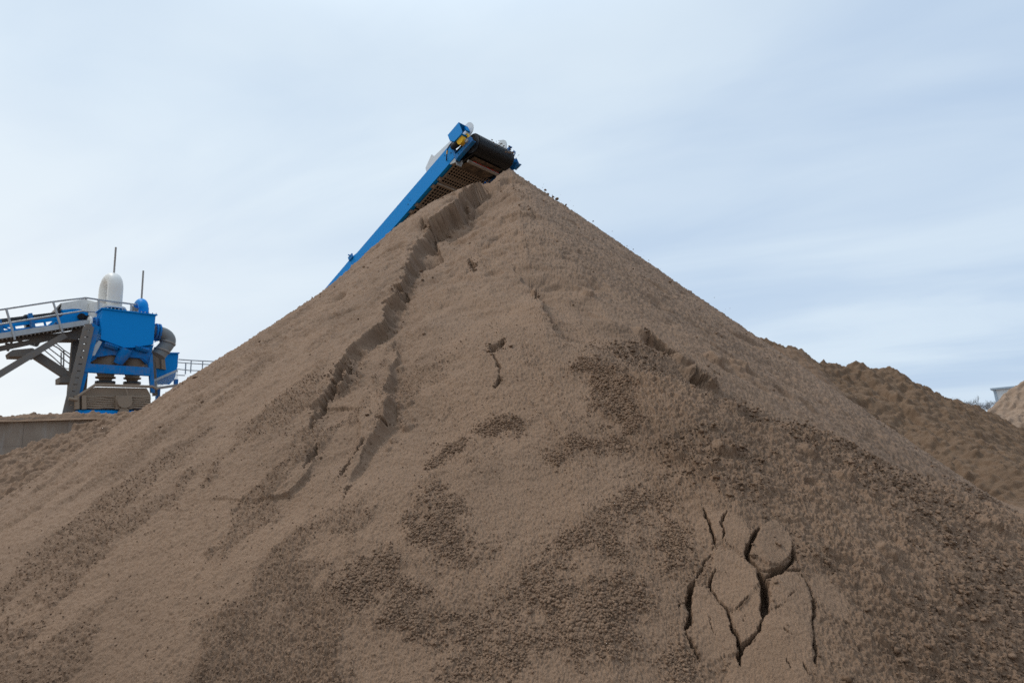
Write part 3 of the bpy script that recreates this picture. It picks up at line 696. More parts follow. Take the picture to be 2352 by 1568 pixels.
# gear motor cover, open to the front
bm = new()
pc = [(0.075, 0.510), (0.060, 0.185), (0.035, 0.150), (-0.265, 0.170), (-0.385, 0.315), (-0.380, 0.515)]
prism(bm, pc, -0.31, -0.298)
for a, b in zip(pc[2:], pc[3:] + pc[:1]):
    n_ = Vector((b[0] - a[0], 0, b[1] - a[1])).normalized()
    bar(bm, (a[0], -0.14, a[1]), (b[0], -0.14, b[1]), 0.31, 0.010, (0, 0, 1) if abs(n_.z) < 0.9 else (1, 0, 0))
cov = bmobj('motor_cover', bm, M_BLUE, conv)
bm = new(); box(bm, 0.03, 0.07, -0.10, 0.03, 0.34, 0.50); bmobj('lug', bm, M_BLUE, cov, bevel=0.006)
bm = new(); tube(bm, [(-0.12, -0.27, 0.10), (-0.12, -0.14, 0.10)], 0.115, 20); tube(bm, [(-0.06, -0.13, 0.14), (-0.06, -0.02, 0.14)], [0.12, 0.09], 20); box(bm, -0.16, 0.05, -0.12, -0.03, 0.04, 0.24)
gm = bmobj('gear_motor', bm, M_YEL, conv, True, 0.004)
bm = new(); tube(bm, [(-0.08, -0.145, 0.13), (-0.08, -0.125, 0.13)], 0.10, 16); tube(bm, [(-0.25, -0.22, 0.12), (-0.45, -0.20, 0.2)], 0.08, 12); bmobj('coupling', bm, M_HOLE, gm, True)
# bearing arms at both ends of the drum
for y0, y1 in ((-0.15, -0.03), (BW + 0.03, BW + 0.15)):
    bm = new(); box(bm, -0.52, 0.14, y0, y1, -0.125, -0.110); ya = y0 if y0 < 0 else y1 - 0.012
    box(bm, -0.52, 0.14, ya, ya + 0.012, -0.110, 0.0); box(bm, -0.08, 0.10, y0 + .02, y1 - .02, -0.109, 0.07)
    box(bm, -0.55, -0.49, y0, y1, -0.14, 0.40)
    ar = bmobj('bearing_arm', bm, M_BLUE_D, conv, bevel=0.004)
    bm = new(); tube(bm, [(0, y0 - .01, -.01), (0, y1 + .01, -.01)], 0.085, 16); bmsplit('bearing', bm, M_BLUE_D, ar, True)
    bm = new()
    for x in (-0.40, -0.28, -0.14, 0.06):
        yb = y0 - .002 if y0 < 0 else y1 + .002
        tube(bm, [(x, yb, -0.055), (x, yb + (.003 if y0 > 0 else -.003) * 0.5, -0.055)], 0.014, 10)
    bmsplit('bolt_hole', bm, M_HOLE, ar)
bm = new(); prism(bm, [(-1.4, -0.013), (-0.30, -0.013), (-0.12, -0.26), (-0.62, -0.34), (-1.3, -0.16)], BW + 0.06, BW + 0.075); bmobj('deflector_plate', bm, M_BLUE_D, conv)
# far plate with lifting eye
bm = new(); prism(bm, [(-0.34, 0.05), (-0.20, 0.16), (0.02, 0.24), (0.10, 0.20), (0.13, 0.02), (0.19, -0.04), (0.19, -0.22), (-0.02, -0.24), (-0.34, -0.16)], BW + 0.16, BW + 0.175)
box(bm, -0.02, 0.20, BW + 0.176, BW + 0.25, -0.235, -0.222)
fp = bmobj('end_plate', bm, M_BLUE_D, conv)
bm = new(); tube(bm, [(0.17 + 0.055 * math.cos(R(a)), BW + 0.17, 0.19 + 0.055 * math.sin(R(a))) for a in range(0, 361, 20)], 0.016, 8, False); bar(bm, (0.10, BW + .17, 0.10), (0.14, BW + .17, 0.15), .02, .06)
bmobj('lifting_eye', bm, M_BLUE_D, fp, True)
bm = new(); prism(bm, [(0.13, 0.33), (0.26, 0.30), (0.27, 0.26), (0.20, 0.27), (0.14, 0.24)], BW + 0.0, BW + 0.06); bmobj('stop_tab', bm, M_BLUE_D, conv)
bm = new(); prism(bm, [(-0.78, -0.02), (-0.56, -0.02), (-0.54, -0.10), (-0.62, -0.14), (-0.78, -0.05)], -0.115, -0.107); box(bm, -0.60, -0.59, -0.115, 0.05, -0.26, -0.02); prism(bm, [(-0.60, -0.26), (-0.50, -0.22), (-0.48, -0.12), (-0.60, -0.10)], 0.02, 0.028)
gb = bmobj('scraper_bracket', bm, M_GALV, conv)
bm = new(); tube(bm, curve([(-0.44, -0.14, 0.40), (-0.56, -0.17, 0.37), (-0.66, -0.19, 0.28), (-0.74, -0.17, 0.20), (-0.84, -0.13, 0.13)]), 0.014, 8)
cb = bmobj('cable', bm, M_HOLE, conv, True)
bm = new(); tube(bm, curve([(-0.655, -0.19, 0.285), (-0.70, -0.181, 0.24), (-0.715, -0.176, 0.222)], 4), 0.019, 8); bmobj('sleeve', bm, M_YEL, cb, True)
bm = new()
for k in range(3):
    x = -8 - k * 5
    for y in (0, BW): 
        a = conv.matrix_world.inverted() @ Vector((*(conv.matrix_world @ Vector((x, y, 0)))[:2], 0.0)); bar(bm, (x, y, -.02), a, 0.12, 0.12, (0, 1, 0))
bmsplit('support_leg', bm, M_BLUE, conv)

# ------------------------------------------------------------------ washing plant at the left
PO = at(285, 950, 28.0); PA = R(49.5); PO = Vector((PO.x, PO.y, 0.0))
pu = Vector((math.cos(PA), math.sin(PA), 0)); pw = Vector((-math.sin(PA), math.cos(PA), 0))   # local x and y
def q(cx, cy, yl):
    """enlarged-photo point -> plant-local point on the plane y = yl"""
    X = 0.29296 * cx; Y = 545.5 + 0.29296 * cy
    r = Vector(ray(X, Y)); o = Vector(CAM) - PO; t = (yl - o.dot(pw)) / r.dot(pw); v = o + r * t
    return Vector((v.dot(pu), yl, v.z))
def qp(pts, yl): return [(q(a, b, yl).x, q(a, b, yl).z) for a, b in pts]
def qprism(bm, pts, y0, y1): prism(bm, qp(pts, y0), y0, y1)
F0 = -0.9
plant = empty('cyclone_washing_plant', PO, PA)
tag(plant, 'blue cyclone tower with white gooseneck pipe and two thin vent pipes behind the concrete wall', 'washing plant')
# collecting box
bm = new(); qprism(bm, [(805, 558), (1220, 608), (1203, 835), (1045, 862), (972, 862), (790, 795)], F0, F0 + 1.75)
cbx = bmobj('collecting_box', bm, M_BLUE, plant, bevel=0.012)
bm = new(); a = qp([(796, 549), (1236, 602), (1234, 610), (796, 557)], F0 - 0.06); prism(bm, a, F0 - 0.07, F0 + 1.82); fl = bmobj('lid_flange', bm, M_BLUE, cbx)
bm = new()
for k in range(15):
    p = q(815 + 410 * k / 14, 551 + 50 * k / 14, F0 - 0.02); tube(bm, [p, p + Vector((0, 0, .06))], 0.022, 6)
bmsplit('bolt', bm, M_GALV, fl)
# chute under the box
bm = new(); top = [q(778, 800, F0 + .03), q(1206, 842, F0 + .03)]; bot = [q(722, 938, F0 + .03), q(1160, 985, F0 + .03)]
qprism(bm, [(778, 803), (972, 866), (1045, 866), (1206, 840), (1160, 985), (1120, 945), (1000, 935), (880, 918), (722, 940)], F0 + .25, F0 + 1.6)
bmobj('chute', bm, M_BLUE_D, plant, bevel=0.01)
bm = new(); qprism(bm, [(778, 806), (800, 818), (742, 925), (718, 925), (735, 850)], F0 - 0.05, F0 + 0.02); bmsplit('gusset_plate', bm, M_GALV, plant)
def bolted(name, cx, cy, yl, n=7):
    bm = new(); c = q(cx, cy, yl)
    tube(bm, [c + Vector((-.28, 0, .06)), c + Vector((.28, 0, -.06))], 0.14, 12)
    for k in range(n):
        d = c + Vector((-.3 + .6 * k / (n - 1), -.16, .09 - .18 * k / (n - 1))); tube(bm, [d, d + Vector((0, -.07, 0))], 0.03, 6)
    return bmobj(name, bm, M_BLUE_D, plant, True)
bolted('inspection_hatch', 872, 850, F0 + .15); bolted('inspection_hatch', 1112, 872, F0 + .15)
bm = new(); tube(bm, [q(985, 880, F0 + .2), q(960, 930, F0 + .2), q(925, 985, F0 + .35)], [0.30, .26, .2], 14); bmobj('spigot', bm, M_BLUE_D, plant, True)
# white gooseneck over the box
bm = new(); A0 = q(893, 562, 0.0); T0 = q(893, 395, 0.0); r0 = 0.33
B0 = Vector((A0.x - 0.10, 1.15, A0.z)); hh = T0.z
arc = [A0, Vector((A0.x, 0, hh - .02))] + [Vector((A0.x - .05 * (1 - math.cos(R(a))), 0.575 - 0.575 * math.cos(R(a)), hh + 0.60 * math.sin(R(a)))) for a in range(0, 181, 12)] + [Vector((B0.x, 1.15, A0.z))]
tube(bm, arc, r0, 24); gn = bmobj('gooseneck_pipe', bm, M_WHITE, plant, True)
bm = new(); tube(bm, [A0 + Vector((0, 0, .0)), A0 + Vector((0, 0, .09))], 0.50, 24); bmsplit('flange', bm, M_WHITE, gn, True)
bm = new(); tube(bm, [B0 + Vector((-.1, 0, -.2)), B0 + Vector((-.1, 0, .42))], 0.46, 24); tube(bm, [B0 + Vector((-.1, 0, .42)), B0 + Vector((-.1, 0, .47))], 0.52, 24); bmobj('collar', bm, M_MUD, gn, True)
bm = new(); c = q(800, 640, 0.2)
tube(bm, [Vector((c.x, .5, c.z - .1)), Vector((c.x, .5, q(800, 530, .5).z))], 0.52, 28); bmobj('cyclone_head', bm, M_WHITE, plant, True)
def vent(a, b, yl):
    bm = new(); p = q(*a, yl); t = q(*b, yl); t = Vector((p.x, p.y, t.z)); tube(bm, [p, t], 0.043, 10); bmobj('vent_pipe', bm, M_GALVD, plant, True)
vent((890, 330), (899, 75), 0.5); vent((1108, 510), (1125, 260), 0.6)
# blue gooseneck
bm = new(); A1 = q(1125, 590, -0.1); hh = q(1125, 553, -.1).z; tube(bm, [A1, Vector((A1.x, A1.y, hh))] + [Vector((A1.x - .02, A1.y + .5 - .5 * math.cos(R(a)), hh + .38 * math.sin(R(a)))) for a in range(0, 181, 15)] + [Vector((A1.x - .02, A1.y + 1.0, A1.z))], 0.23, 20)
bmobj('gooseneck_pipe', bm, M_BLUE, plant, True)['label'] = 'small blue gooseneck pipe'
bm = new(); c = q(1085, 575, 0.9); tube(bm, [c + Vector((0, 0, -.3)), c + Vector((0, 0, .2)), c + Vector((0, 0, .32))], [.36, .36, .2], 20); bmobj('cyclone_head', bm, M_GALVD, plant, True)
# left flanged inlet
c = q(772, 690, -.2); bm = new(); tube(bm, [c + Vector((-.34, 0, 0)), c + Vector((.3, 0, 0))], 0.27, 20); inl = bmobj('inlet_pipe', bm, M_BLUE_D, plant, True)
bm = new(); tube(bm, [c + Vector((-.42, 0, 0)), c + Vector((-.33, 0, 0))], 0.40, 24); bmsplit('flange', bm, M_WHITE, inl, True)
bm = new(); tube(bm, [c + Vector((-.20, 0, 0)), c + Vector((-.13, 0, 0))], 0.40, 24)
for k in range(12):
    a = R(k * 30); d = c + Vector((-.33, .34 * math.cos(a), .34 * math.sin(a))); tube(bm, [d, d + Vector((.28, 0, 0))], .025, 6)
bmsplit('flange', bm, M_BLUE_D, inl, True)
# right elbow
cl = [q(a, b, -.1) for a, b in ((1205, 738), (1255, 748), (1300, 768), (1322, 805), (1305, 845), (1270, 885), (1240, 925))]
bm = new(); tube(bm, curve(cl, 26), 0.34, 24); elb = bmobj('elbow_pipe', bm, M_GREY, plant, True)
bm = new(); d = Vector((1, 0, -.05)); c = q(1226, 742, -.1)
for s_ in (0, .13): tube(bm, [c + d * (s_ - .08), c + d * s_], 0.46, 24)
for k in range(12):
    a = R(k * 30); e_ = c + Vector((-.10, .41 * math.cos(a), .41 * math.sin(a))); tube(bm, [e_, e_ + Vector((.26, 0, 0))], .028, 6)
bmsplit('flange', bm, M_BLUE_D, elb, True)
bm = new(); m_ = (cl[3] + cl[4]) / 2; dd = (cl[4] - cl[3]).normalized(); tube(bm, [m_ - dd * .04, m_ + dd * .04], 0.39, 24); tube(bm, [cl[5] - dd * .03, cl[5] + dd * .05], 0.39, 24); bmsplit('flange', bm, M_GALVD, elb, True)
bm = new(); tube(bm, [q(1212, 818, -.2), q(1252, 790, -.2)], 0.03, 6); bmobj('tie_rod', bm, M_BLUE, plant)
# frame legs
bm = new(); qprism(bm, [(722, 668), (782, 700), (640, 1240), (610, 1350), (560, 1350), (605, 1230)], F0 - .10, F0 + .10)
bmobj('frame_leg', bm, M_BLUE_D, plant, bevel=0.01)
bm = new(); pa = [(700, 672), (722, 690), (555, 1395), (500, 1395), (520, 1330)]
def lerp(a, b, t): return (a[0] + (b[0] - a[0]) * t, a[1] + (b[1] - a[1]) * t)
Ls, Le, Rs, Re = (668, 700), (500, 1392), (722, 700), (566, 1392); n = 13
for k in range(n + 1):                                                   # laced channel: cross plates between two flanges
    t = k / n; a = lerp(Ls, Le, t); b = lerp(Rs, Re, t); bar(bm, q(*a, F0 - .14), q(*b, F0 - .14), 0.10, 0.27, (0, 0, 1))
bar(bm, q(*Ls, F0 - .14), q(*Le, F0 - .14), 0.14, 0.11, (0, 1, 0)); bar(bm, q(*Rs, F0 - .14), q(*Re, F0 - .14), 0.14, 0.11, (0, 1, 0))
bmobj('laced_column', bm, M_DUSTY, plant, bevel=0.0)
bm = new(); qprism(bm, [(1180, 930), (1195, 905), (1215, 1215), (1186, 1215), (1168, 1000)], F0 - .05, F0 + .15); bmobj('frame_leg', bm, M_BLUE_D, plant)
for a, b, c_, d_ in (((700, 690), (640, 1380), 1.6, .16), ((1195, 880), (1215, 1240), 1.6, .16)):
    bm = new(); bar(bm, q(*a, c_), q(*b, c_), .2, .2, (0, 1, 0)); bmobj('frame_leg', bm, M_DUSTY, plant)
bm = new(); p = qp([(652, 985), (1177, 1018), (1175, 1082), (640, 1052)], F0 - .12); prism(bm, p, F0 - .14, F0 - .12)
p2 = [p[0], p[1], (p[1][0], p[1][1] - .04), (p[0][0], p[0][1] - .04)]; prism(bm, p2, F0 - .119, F0 + .1)
p2 = [(p[3][0], p[3][1] + .04), (p[2][0], p[2][1] + .04), p[2], p[3]]; prism(bm, p2, F0 - .119, F0 + .1)
bmsplit('cross_beam', bm, M_BLUE_D, plant)
bm = new(); bar(bm, q(660, 980, 1.3), q(1180, 1000, 1.3), .2, .3); bar(bm, q(655, 1000, F0), q(700, 1000, 1.4), .2, .25); bmsplit('cross_beam', bm, M_DUSTY, plant)
bm = new(); qprism(bm, [(1040, 905), (1190, 880), (1190, 1000), (1165, 1000)], F0 + .30, F0 + .34); qprism(bm, [(650, 965), (740, 940), (760, 945), (700, 980)], F0 + .3, F0 + .34); bmsplit('gusset_plate', bm, M_BLUE_D, plant)
# cyclones hanging in the frame
for (x0, y0, x1, y1, ra, rb) in ((822, 900, 825, 1135, .62, .22), (1042, 915, 1035, 1140, .56, .20)):
    a = q(x0, y0, .1); b = q(x1, y1, .1); a = Vector((b.x, .1, a.z)); bm = new(); l = a.z - b.z
    prof_ = [(0, ra), (.05, ra), (.30, ra * .93), (.55, ra * .72), (.80, rb * 1.5), (.82, rb * 1.9), (.86, rb * 1.9), (.88, rb * 1.3), (1, rb)]
    tube(bm, [a - Vector((0, 0, l * s_)) for s_, _ in prof_], [r_ for _, r_ in prof_], 24); cyc = bmobj('cyclone', bm, M_MUD, plant, True)
    bm = new(); tube(bm, [b + Vector((0, 0, .05)), b + Vector((0, 0, -.06))], rb * 1.9, 18); bmsplit('rubber_collar', bm, M_BLACK, cyc, True)
# dewatering screen
scrn = empty('dewatering_screen', PO, PA); tag(scrn, 'mud caked ribbed vibrating screen on a blue trough, at the foot of the cyclone tower', 'vibrating screen')
bm = new(); qprism(bm, [(640, 1240), (745, 1172), (1150, 1180), (1180, 1230), (1180, 1345), (620, 1345), (620, 1270)], F0 - .15, F0 + 1.6); bmobj('side_plate', bm, M_MUD, scrn, bevel=0.01)
bm = new()
tube(bm, [q(610, 1245, F0 - .35), q(745, 1155, F0 - .35), q(1195, 1168, F0 - .35), q(1235, 1190, F0 - .35)], .07, 10)
bmobj('top_rail', bm, M_MUD, scrn, True)
for k in range(6):
    bm = new(); y = 1248 + k * 17
    pts = [q(660 + i * 40, y + 5 * math.sin(i * 1.3 + k) * .6, F0 - .22) for i in range(14)]
    tube(bm, pts, [.045 + .02 * random.random() for _ in pts], 7); bmobj('rib', bm, M_MUD, scrn, True)
for x in (655, 918, 1015, 600):
    bm = new(); bar(bm, q(x, 1238, F0 - .32), q(x + 2, 1345, F0 - .32), .16, .20, (0, 1, 0)); bmsplit('upright', bm, M_MUD, scrn, bevel=0.01)
bm = new(); c = q(968, 1290, F0 - .30); tube(bm, [c, c + Vector((0, -.25, 0))], .30, 16); tube(bm, [c + Vector((0, 0, -.45)), c + Vector((0, -.2, -.45))], .2, 12); bmobj('exciter', bm, M_MUD, scrn, True)
bm = new(); tube(bm, [q(540, 1262, F0 - .4), q(605, 1272, F0 - .4)], .08, 10); tube(bm, curve([q(985, 1180, F0 - .36), q(1000, 1230, F0 - .40), q(1015, 1290, F0 - .38), q(1005, 1340, F0 - .36)]), .03, 7); bmsplit('hose', bm, M_MUD, scrn, True)
a = qp([(610, 1352), (1060, 1352), (1060, 1352), (610, 1352)], F0 - .2); zt = a[0][1]
bm = new(); box(bm, a[0][0], a[1][0] + .8, F0 - .3, F0 + 1.6, 0.0, zt); bmobj('trough', bm, M_BLUE, scrn, bevel=0.015)
bm = new(); box(bm, q(495, 1380, F0).x, q(700, 1380, F0).x, F0 + 1.7, F0 + 3.2, 0, q(500, 1368, F0).z); bmobj('base_frame', bm, M_GALVD, plant)
# rear bin with its own railing
rb = empty('feed_bin', PO, PA); tag(rb, 'small open blue steel bin with tapered bottom, right of the cyclone tower, railings beside it', 'bin')
bm = new(); qprism(bm, [(1196, 905), (1400, 903), (1392, 1010), (1368, 1110), (1330, 1150), (1200, 1150), (1196, 1050)], 1.6, 1.66)
p = qp([(1292, 908), (1400, 904), (1392, 1010), (1366, 1112), (1290, 1112)], 1.6); prism(bm, p, 1.661, 3.2)
bmobj('bin_body', bm, M_BLUE, rb, bevel=0.01)
bm = new(); a = qp([(1275, 898), (1408, 900), (1408, 908), (1275, 906)], 1.5); prism(bm, a, 1.5, 3.3); bmobj('rim', bm, M_BLUE, rb)
bm = new(); qprism(bm, [(1205, 925), (1290, 925), (1302, 1035), (1215, 1020)], 1.50, 1.585); tube(bm, [q(1266, 925, 1.45), q(1270, 1030, 1.45)], .05, 8); bmobj('caked_sand', bm, M_MUD, rb, bevel=0.01)
def railing(par, tops, mids, posts, r=.034, name='railing', yl=2.0):
    bm = new()
    tube(bm, [q(*p_, yl) for p_ in tops], r, 8)
    for m_ in mids: tube(bm, [q(*p_, yl) for p_ in m_], r * .85, 8)
    for a_, b_ in posts: tube(bm, [q(*a_, yl), q(*b_, yl)], r, 8)
    return bmobj(name, bm, M_GALV, par, True)
railing(rb, [(1400, 955), (1500, 962), (1700, 972)], [[(1395, 978), (1500, 986), (1700, 998)], [(1390, 1030), (1480, 1040), (1620, 1045)], [(1380, 1078), (1450, 1080)]], [((1500, 962), (1494, 1060)), ((1457, 980), (1453, 1070)), ((1590, 966), (1585, 1050))], yl=2.6)
bm = new(); e0, e1, e2, e3 = (1203, 1122), (1392, 1040), (1300, 1150), (1203, 1172)
bar(bm, q(*e0, 1.3), q(*e1, 1.3), .05, .12)
for k in range(24):
    t = k / 23; a = lerp(e0, e1, t); b = (a[0], min(1175, a[1] + 70)); bar(bm, q(*a, 1.3), q(*b, 1.3), .012, .012, (0, 1, 0))
for k in range(1, 6): bar(bm, q(e0[0], e0[1] + k * 12, 1.3), q(e1[0], e1[1] + k * 12, 1.3), .012, .012)
bmobj('mesh_panel', bm, M_GALV, rb)
bm = new(); bar(bm, q(1205, 1185, 1.3), q(1700, 1110, 1.6), .8, .1); bmobj('walkway', bm, M_GALVD, rb)
for (a, b) in (((1240, 1180), (1240, 1600)), ((1380, 1110), (1380, 1600))):
    bm = new(); u = q(*a, 2.4); bar(bm, u, (u.x, u.y, 0), .18, .18, (0, 1, 0)); bmobj('leg', bm, M_BLUE_D, rb)

# feed conveyor with walkway
fc = empty('feed_conveyor', PO, PA); tag(fc, 'belt conveyor with white head cover and railed walkway, running from left edge to cyclone tower', 'belt conveyor')
def ln(p0, p1, x): return (x, p0[1] + (p1[1] - p0[1]) * (x - p0[0]) / (p1[0] - p0[0]))
YB = 0.6
bm = new(); qprism(bm, [(-300, 690), (-300, 720), (0, 664), (437, 612), (437, 584), (0, 637)], YB, YB + 1.0)
bmobj('belt', bm, M_BLACK, fc, bevel=0.01)
bm = new(); qprism(bm, [(480, 568), (560, 560), (625, 562), (742, 612), (738, 652), (590, 668), (485, 690), (440, 668), (455, 635), (505, 600)], YB - .1, YB + 1.1)
hp = bmobj('head_plate', bm, M_BLUE, fc, bevel=0.01)
bm = new()
for cx, cy, r_ in ((635, 622, .16), (680, 634, .13)):
    c = q(cx, cy, YB - .1); tube(bm, [c, c + Vector((0, -.16, 0))], r_, 14)
bmsplit('bearing', bm, M_HOLE, hp, True)
bm = new(); qprism(bm, [(478, 560), (500, 570), (560, 558), (625, 560), (742, 600), (742, 500), (655, 482), (560, 500), (485, 512)], YB - .05, YB + 1.05)
bmobj('head_cover', bm, M_WHITE, fc, bevel=0.012)
bm = new(); qprism(bm, [(432, 560), (478, 512), (486, 516), (444, 566), (470, 610), (440, 610)], YB, YB + .9); bmobj('skirt_frame', bm, M_GALVD, fc)
bm = new()
for A_, B_, w_ in (((-300, 740), (452, 636), .16), ((-300, 775), (440, 690), .12)): bar(bm, q(*A_, YB - .1), q(*B_, YB - .1), .08, w_)
for k, x in enumerate((-120, 0, 105, 240, 345)):
    a = ln((-300, 740), (452, 636), x); b = ln((-300, 775), (440, 690), x + 14); bar(bm, q(*a, YB - .1), q(*b, YB - .1), .08, .06, (0, 1, 0))
bar(bm, q(100, 725, YB - .1), q(10, 700, YB - .1), .08, .06); bar(bm, q(440, 645, YB - .1), q(385, 692, YB - .1), .08, .12)
bmobj('side_frame', bm, M_BLUE, fc)
for cx, cy in ((232, 598), (-10, 650)):
    bm = new(); bar(bm, q(cx, cy, YB - .2), q(cx + 30, cy + 122, YB - .2), .14, .34, (0, 1, 0)); bmobj('frame_post', bm, M_BLUE_D, fc, bevel=0.01)
bm = new(); qprism(bm, [(190, 605), (240, 600), (262, 700), (205, 700)], YB + .3, YB + .7); qprism(bm, [(-300, 800), (0, 745), (435, 700), (435, 720), (0, 775), (-300, 830)], YB, YB + 1.0); bmobj('return_pan', bm, M_BLACK, fc)
YW = -0.4
bm = new(); A_, B_ = (-320, 822), (655, 668)
bar(bm, q(*A_, YW), q(*B_, YW), .05, .24); bar(bm, q(*B_, YW), q(722, 664, YW), .05, .24); bmobj('walkway_edge', bm, M_GALV, fc)
bm = new(); bar(bm, q(A_[0], A_[1] + 22, YW + .4), q(B_[0], B_[1] + 22, YW + .4), .75, .05); bar(bm, q(A_[0], A_[1] + 40, YW + .75), q(B_[0], B_[1] + 30, YW + .75), .05, .16)
for k in range(30):
    x = -300 + 32 * k; a = ln(A_, B_, x); bar(bm, q(a[0], a[1] + 28, YW + .05), q(a[0], a[1] + 36, YW + .75), .05, .05)
bmobj('walkway_deck', bm, M_GALVD, fc)
railing(fc, [(-320, 635), (0, 565), (415, 502), (675, 472), (775, 487), (1065, 525)], [[(-320, 742), (0, 680), (450, 606), (650, 575), (742, 582)]],
        [((48, 557), (118, 802)), ((416, 502), (490, 742)), ((-260, 622), (-190, 860)), ((772, 487), (774, 560)), ((1030, 520), (1026, 578)), ((672, 472), (676, 486))], .045, 'handrail', YW - .05)
# under-structure
bm = new()
bar(bm, q(-300, 935, .3), q(640, 735, .3), .16, .22); bar(bm, q(-300, 860, .3), q(560, 745, .3), .1, .12)
for a, b in (((100, 800), (60, 890)), ((110, 800), (290, 850)), ((290, 790), (280, 850)), ((330, 780), (290, 850)), ((40, 830), (130, 850)), ((400, 770), (430, 770))): bar(bm, q(*a, .3), q(*b, .3), .08, .08, (0, 1, 0))
bmobj('lower_truss', bm, M_DUSTY, fc)
bm = new(); qprism(bm, [(500, 752), (660, 692), (672, 700), (648, 770), (610, 800), (560, 800), (480, 800), (440, 790)], .15, 1.0); bmobj('discharge_chute', bm, M_DUSTY, fc, bevel=0.01)
bm = new(); qprism(bm, [(70, 898), (100, 880), (255, 865), (300, 890), (280, 935), (80, 930)], .0, .9); bmobj('cross_head', bm, M_DUSTY, fc, bevel=0.02)
bm = new(); bar(bm, q(-260, 1225, -.6), q(505, 765, -.2), .26, .26); bmobj('strut', bm, M_DUSTY, fc, bevel=0.02)
bm = new(); bar(bm, q(285, 925, .2), q(560, 1105, .2), .28, .36); bmobj('brace', bm, M_DUSTY, fc, bevel=0.02)
bm = new(); qprism(bm, [(470, 1092), (552, 1085), (600, 1095), (600, 1135), (470, 1136)], -.1, .8); bmobj('bracket', bm, M_DUSTY, fc)
railing(fc, [(405, 838), (455, 865), (570, 960)], [[(345, 880), (420, 940), (510, 1025), (560, 1030)], [(375, 860), (460, 925), (560, 1000)], [(440, 830), (505, 885), (575, 930)]], [((480, 900), (478, 1040)), ((500, 882), (498, 1040))], .03, 'stair_railing', 1.2)
bm = new(); u = q(590, 800, .8); bar(bm, u, (u.x, u.y, 0), .26, .3, (0, 1, 0)); u = q(640, 780, 1.2); bar(bm, u, (u.x, u.y, 0), .16, .2, (0, 1, 0)); bmobj('column', bm, M_DUSTY, fc)
# ------------------------------------------------------------------ other mounds
def mound(name, crests, x0, x1, y0, y1, nx, ny, mat, amp, label, floor=-0.05, seed=0, lump=0.0, damp=0.4):
    xs = np.linspace(x0, x1, nx); ys = np.linspace(y0, y1, ny); X, Y = np.meshgrid(xs, ys); X = X.ravel(); Y = Y.ravel()
    Xw = X + 0.25 * fbm(X, Y, 0.8, 3, seed + 90); H = np.full(len(X), -5.0); f0 = None
    for pts, Yc, sf, sb in crests:
        pts = [(*p, Yc) if len(p) == 2 else p for p in pts]
        C = np.array([at(*p) for p in pts]); C = C[np.argsort(C[:, 0])]
        zr = np.interp(X, C[:, 0], C[:, 2]) ; yr = np.interp(X, C[:, 0], C[:, 1])
        zr = zr - np.maximum(C[0, 0] - X, 0) * 0.7 - np.maximum(X - C[-1, 0], 0) * 0.7
        f = yr - Y + 0.10 * fbm(X, Y, 1.2, 3, seed + 80)
        H = np.maximum(H, np.where(f > 0, zr - sf * f, zr + sb * f))
    k = 0.12; Hs = np.where(H > 8 * k, H, k * np.log1p(np.exp(np.clip(H / k, -30, 10)))) - 0.02
    d = amp * (fbm(X, Y * 1.2, 1.1, 5, seed, .55) + 0.7 * fbm(X, Y * 1.2, 4.5, 4, seed + 7, .6)) + 0.35 * amp * (1 - 2 * np.abs(fbm(X, Y * 1.2, 2.4, 3, seed + 12)))
    if lump: d = d + lump * np.maximum(lumps(X, Y * 1.2, .16, .45, .15, .5, seed + 3), lumps(X, Y * 1.2, .07, .6, .25, .6, seed + 4))
    keep = H > -0.3; d = d * sstep(-0.3, 0.1, H)
    V = np.stack([X, Y - 0.45 * d, Hs + 0.85 * d], 1)
    o = grid_mesh(name, V, ny, nx, keep, mat, np.clip(damp + 0.3 * fbm(X, Y, 0.5, 4, seed + 30), 0, 1))
    for p in o.data.polygons[:1]:
        if p.normal.z < 0: o.data.flip_normals()
    return tag(o, label, 'sand mound')
mound('sand_mound', [([(1560, 690), (1640, 722), (1690, 768), (1735, 786), (1780, 793), (1830, 803), (1850, 814), (1862, 834), (1868, 862), (1880, 900), (1910, 960)], 13.6, .85, .7)],
      3.5, 10, 9.0, 17, 420, 360, M_SAND, 0.07, 'rounded brown sand shoulder with steep right end, between big cone and dark mound', seed=13, lump=.6, damp=.45)
mound('sand_mound', [([(1600, 735), (1690, 768), (1750, 785), (1800, 793), (1840, 806), (1852, 818), (1860, 838), (1868, 845), (1890, 838), (1925, 842), (1945, 848), (1950, 836), (1966, 831), (1985, 845), (2000, 850), (2040, 850), (2075, 868), (2130, 898), (2160, 905), (2240, 935), (2300, 965), (2352, 992), (2500, 1075)], 15.5, .72, .7),
                     ([(2060, 1010), (2110, 985), (2150, 983), (2200, 1005), (2260, 1018), (2352, 1058), (2500, 1110)], 12.6, .42, .3)],
      2.5, 21, 8.5, 20.5, 620, 420, M_SAND_DARK, 0.21, 'dark brown crumbly sand mound directly behind the right flank of the big cone', seed=3, lump=1.0, damp=.35)
mound('sand_mound', [([(2225, 985), (2272, 945), (2290, 926), (2308, 908), (2322, 896), (2340, 884), (2352, 876), (2380, 868), (2450, 845), (2600, 900)], 24.0, .62, .6),
                     ([(2260, 1010), (2310, 965), (2352, 950), (2420, 935)], 22.4, .5, .3)],
      16, 36, 17.5, 31, 420, 320, M_SAND_PALE, 0.26, 'pale blurred sand mound at the far right edge, in front of the white building', seed=23, lump=.7, damp=.25)
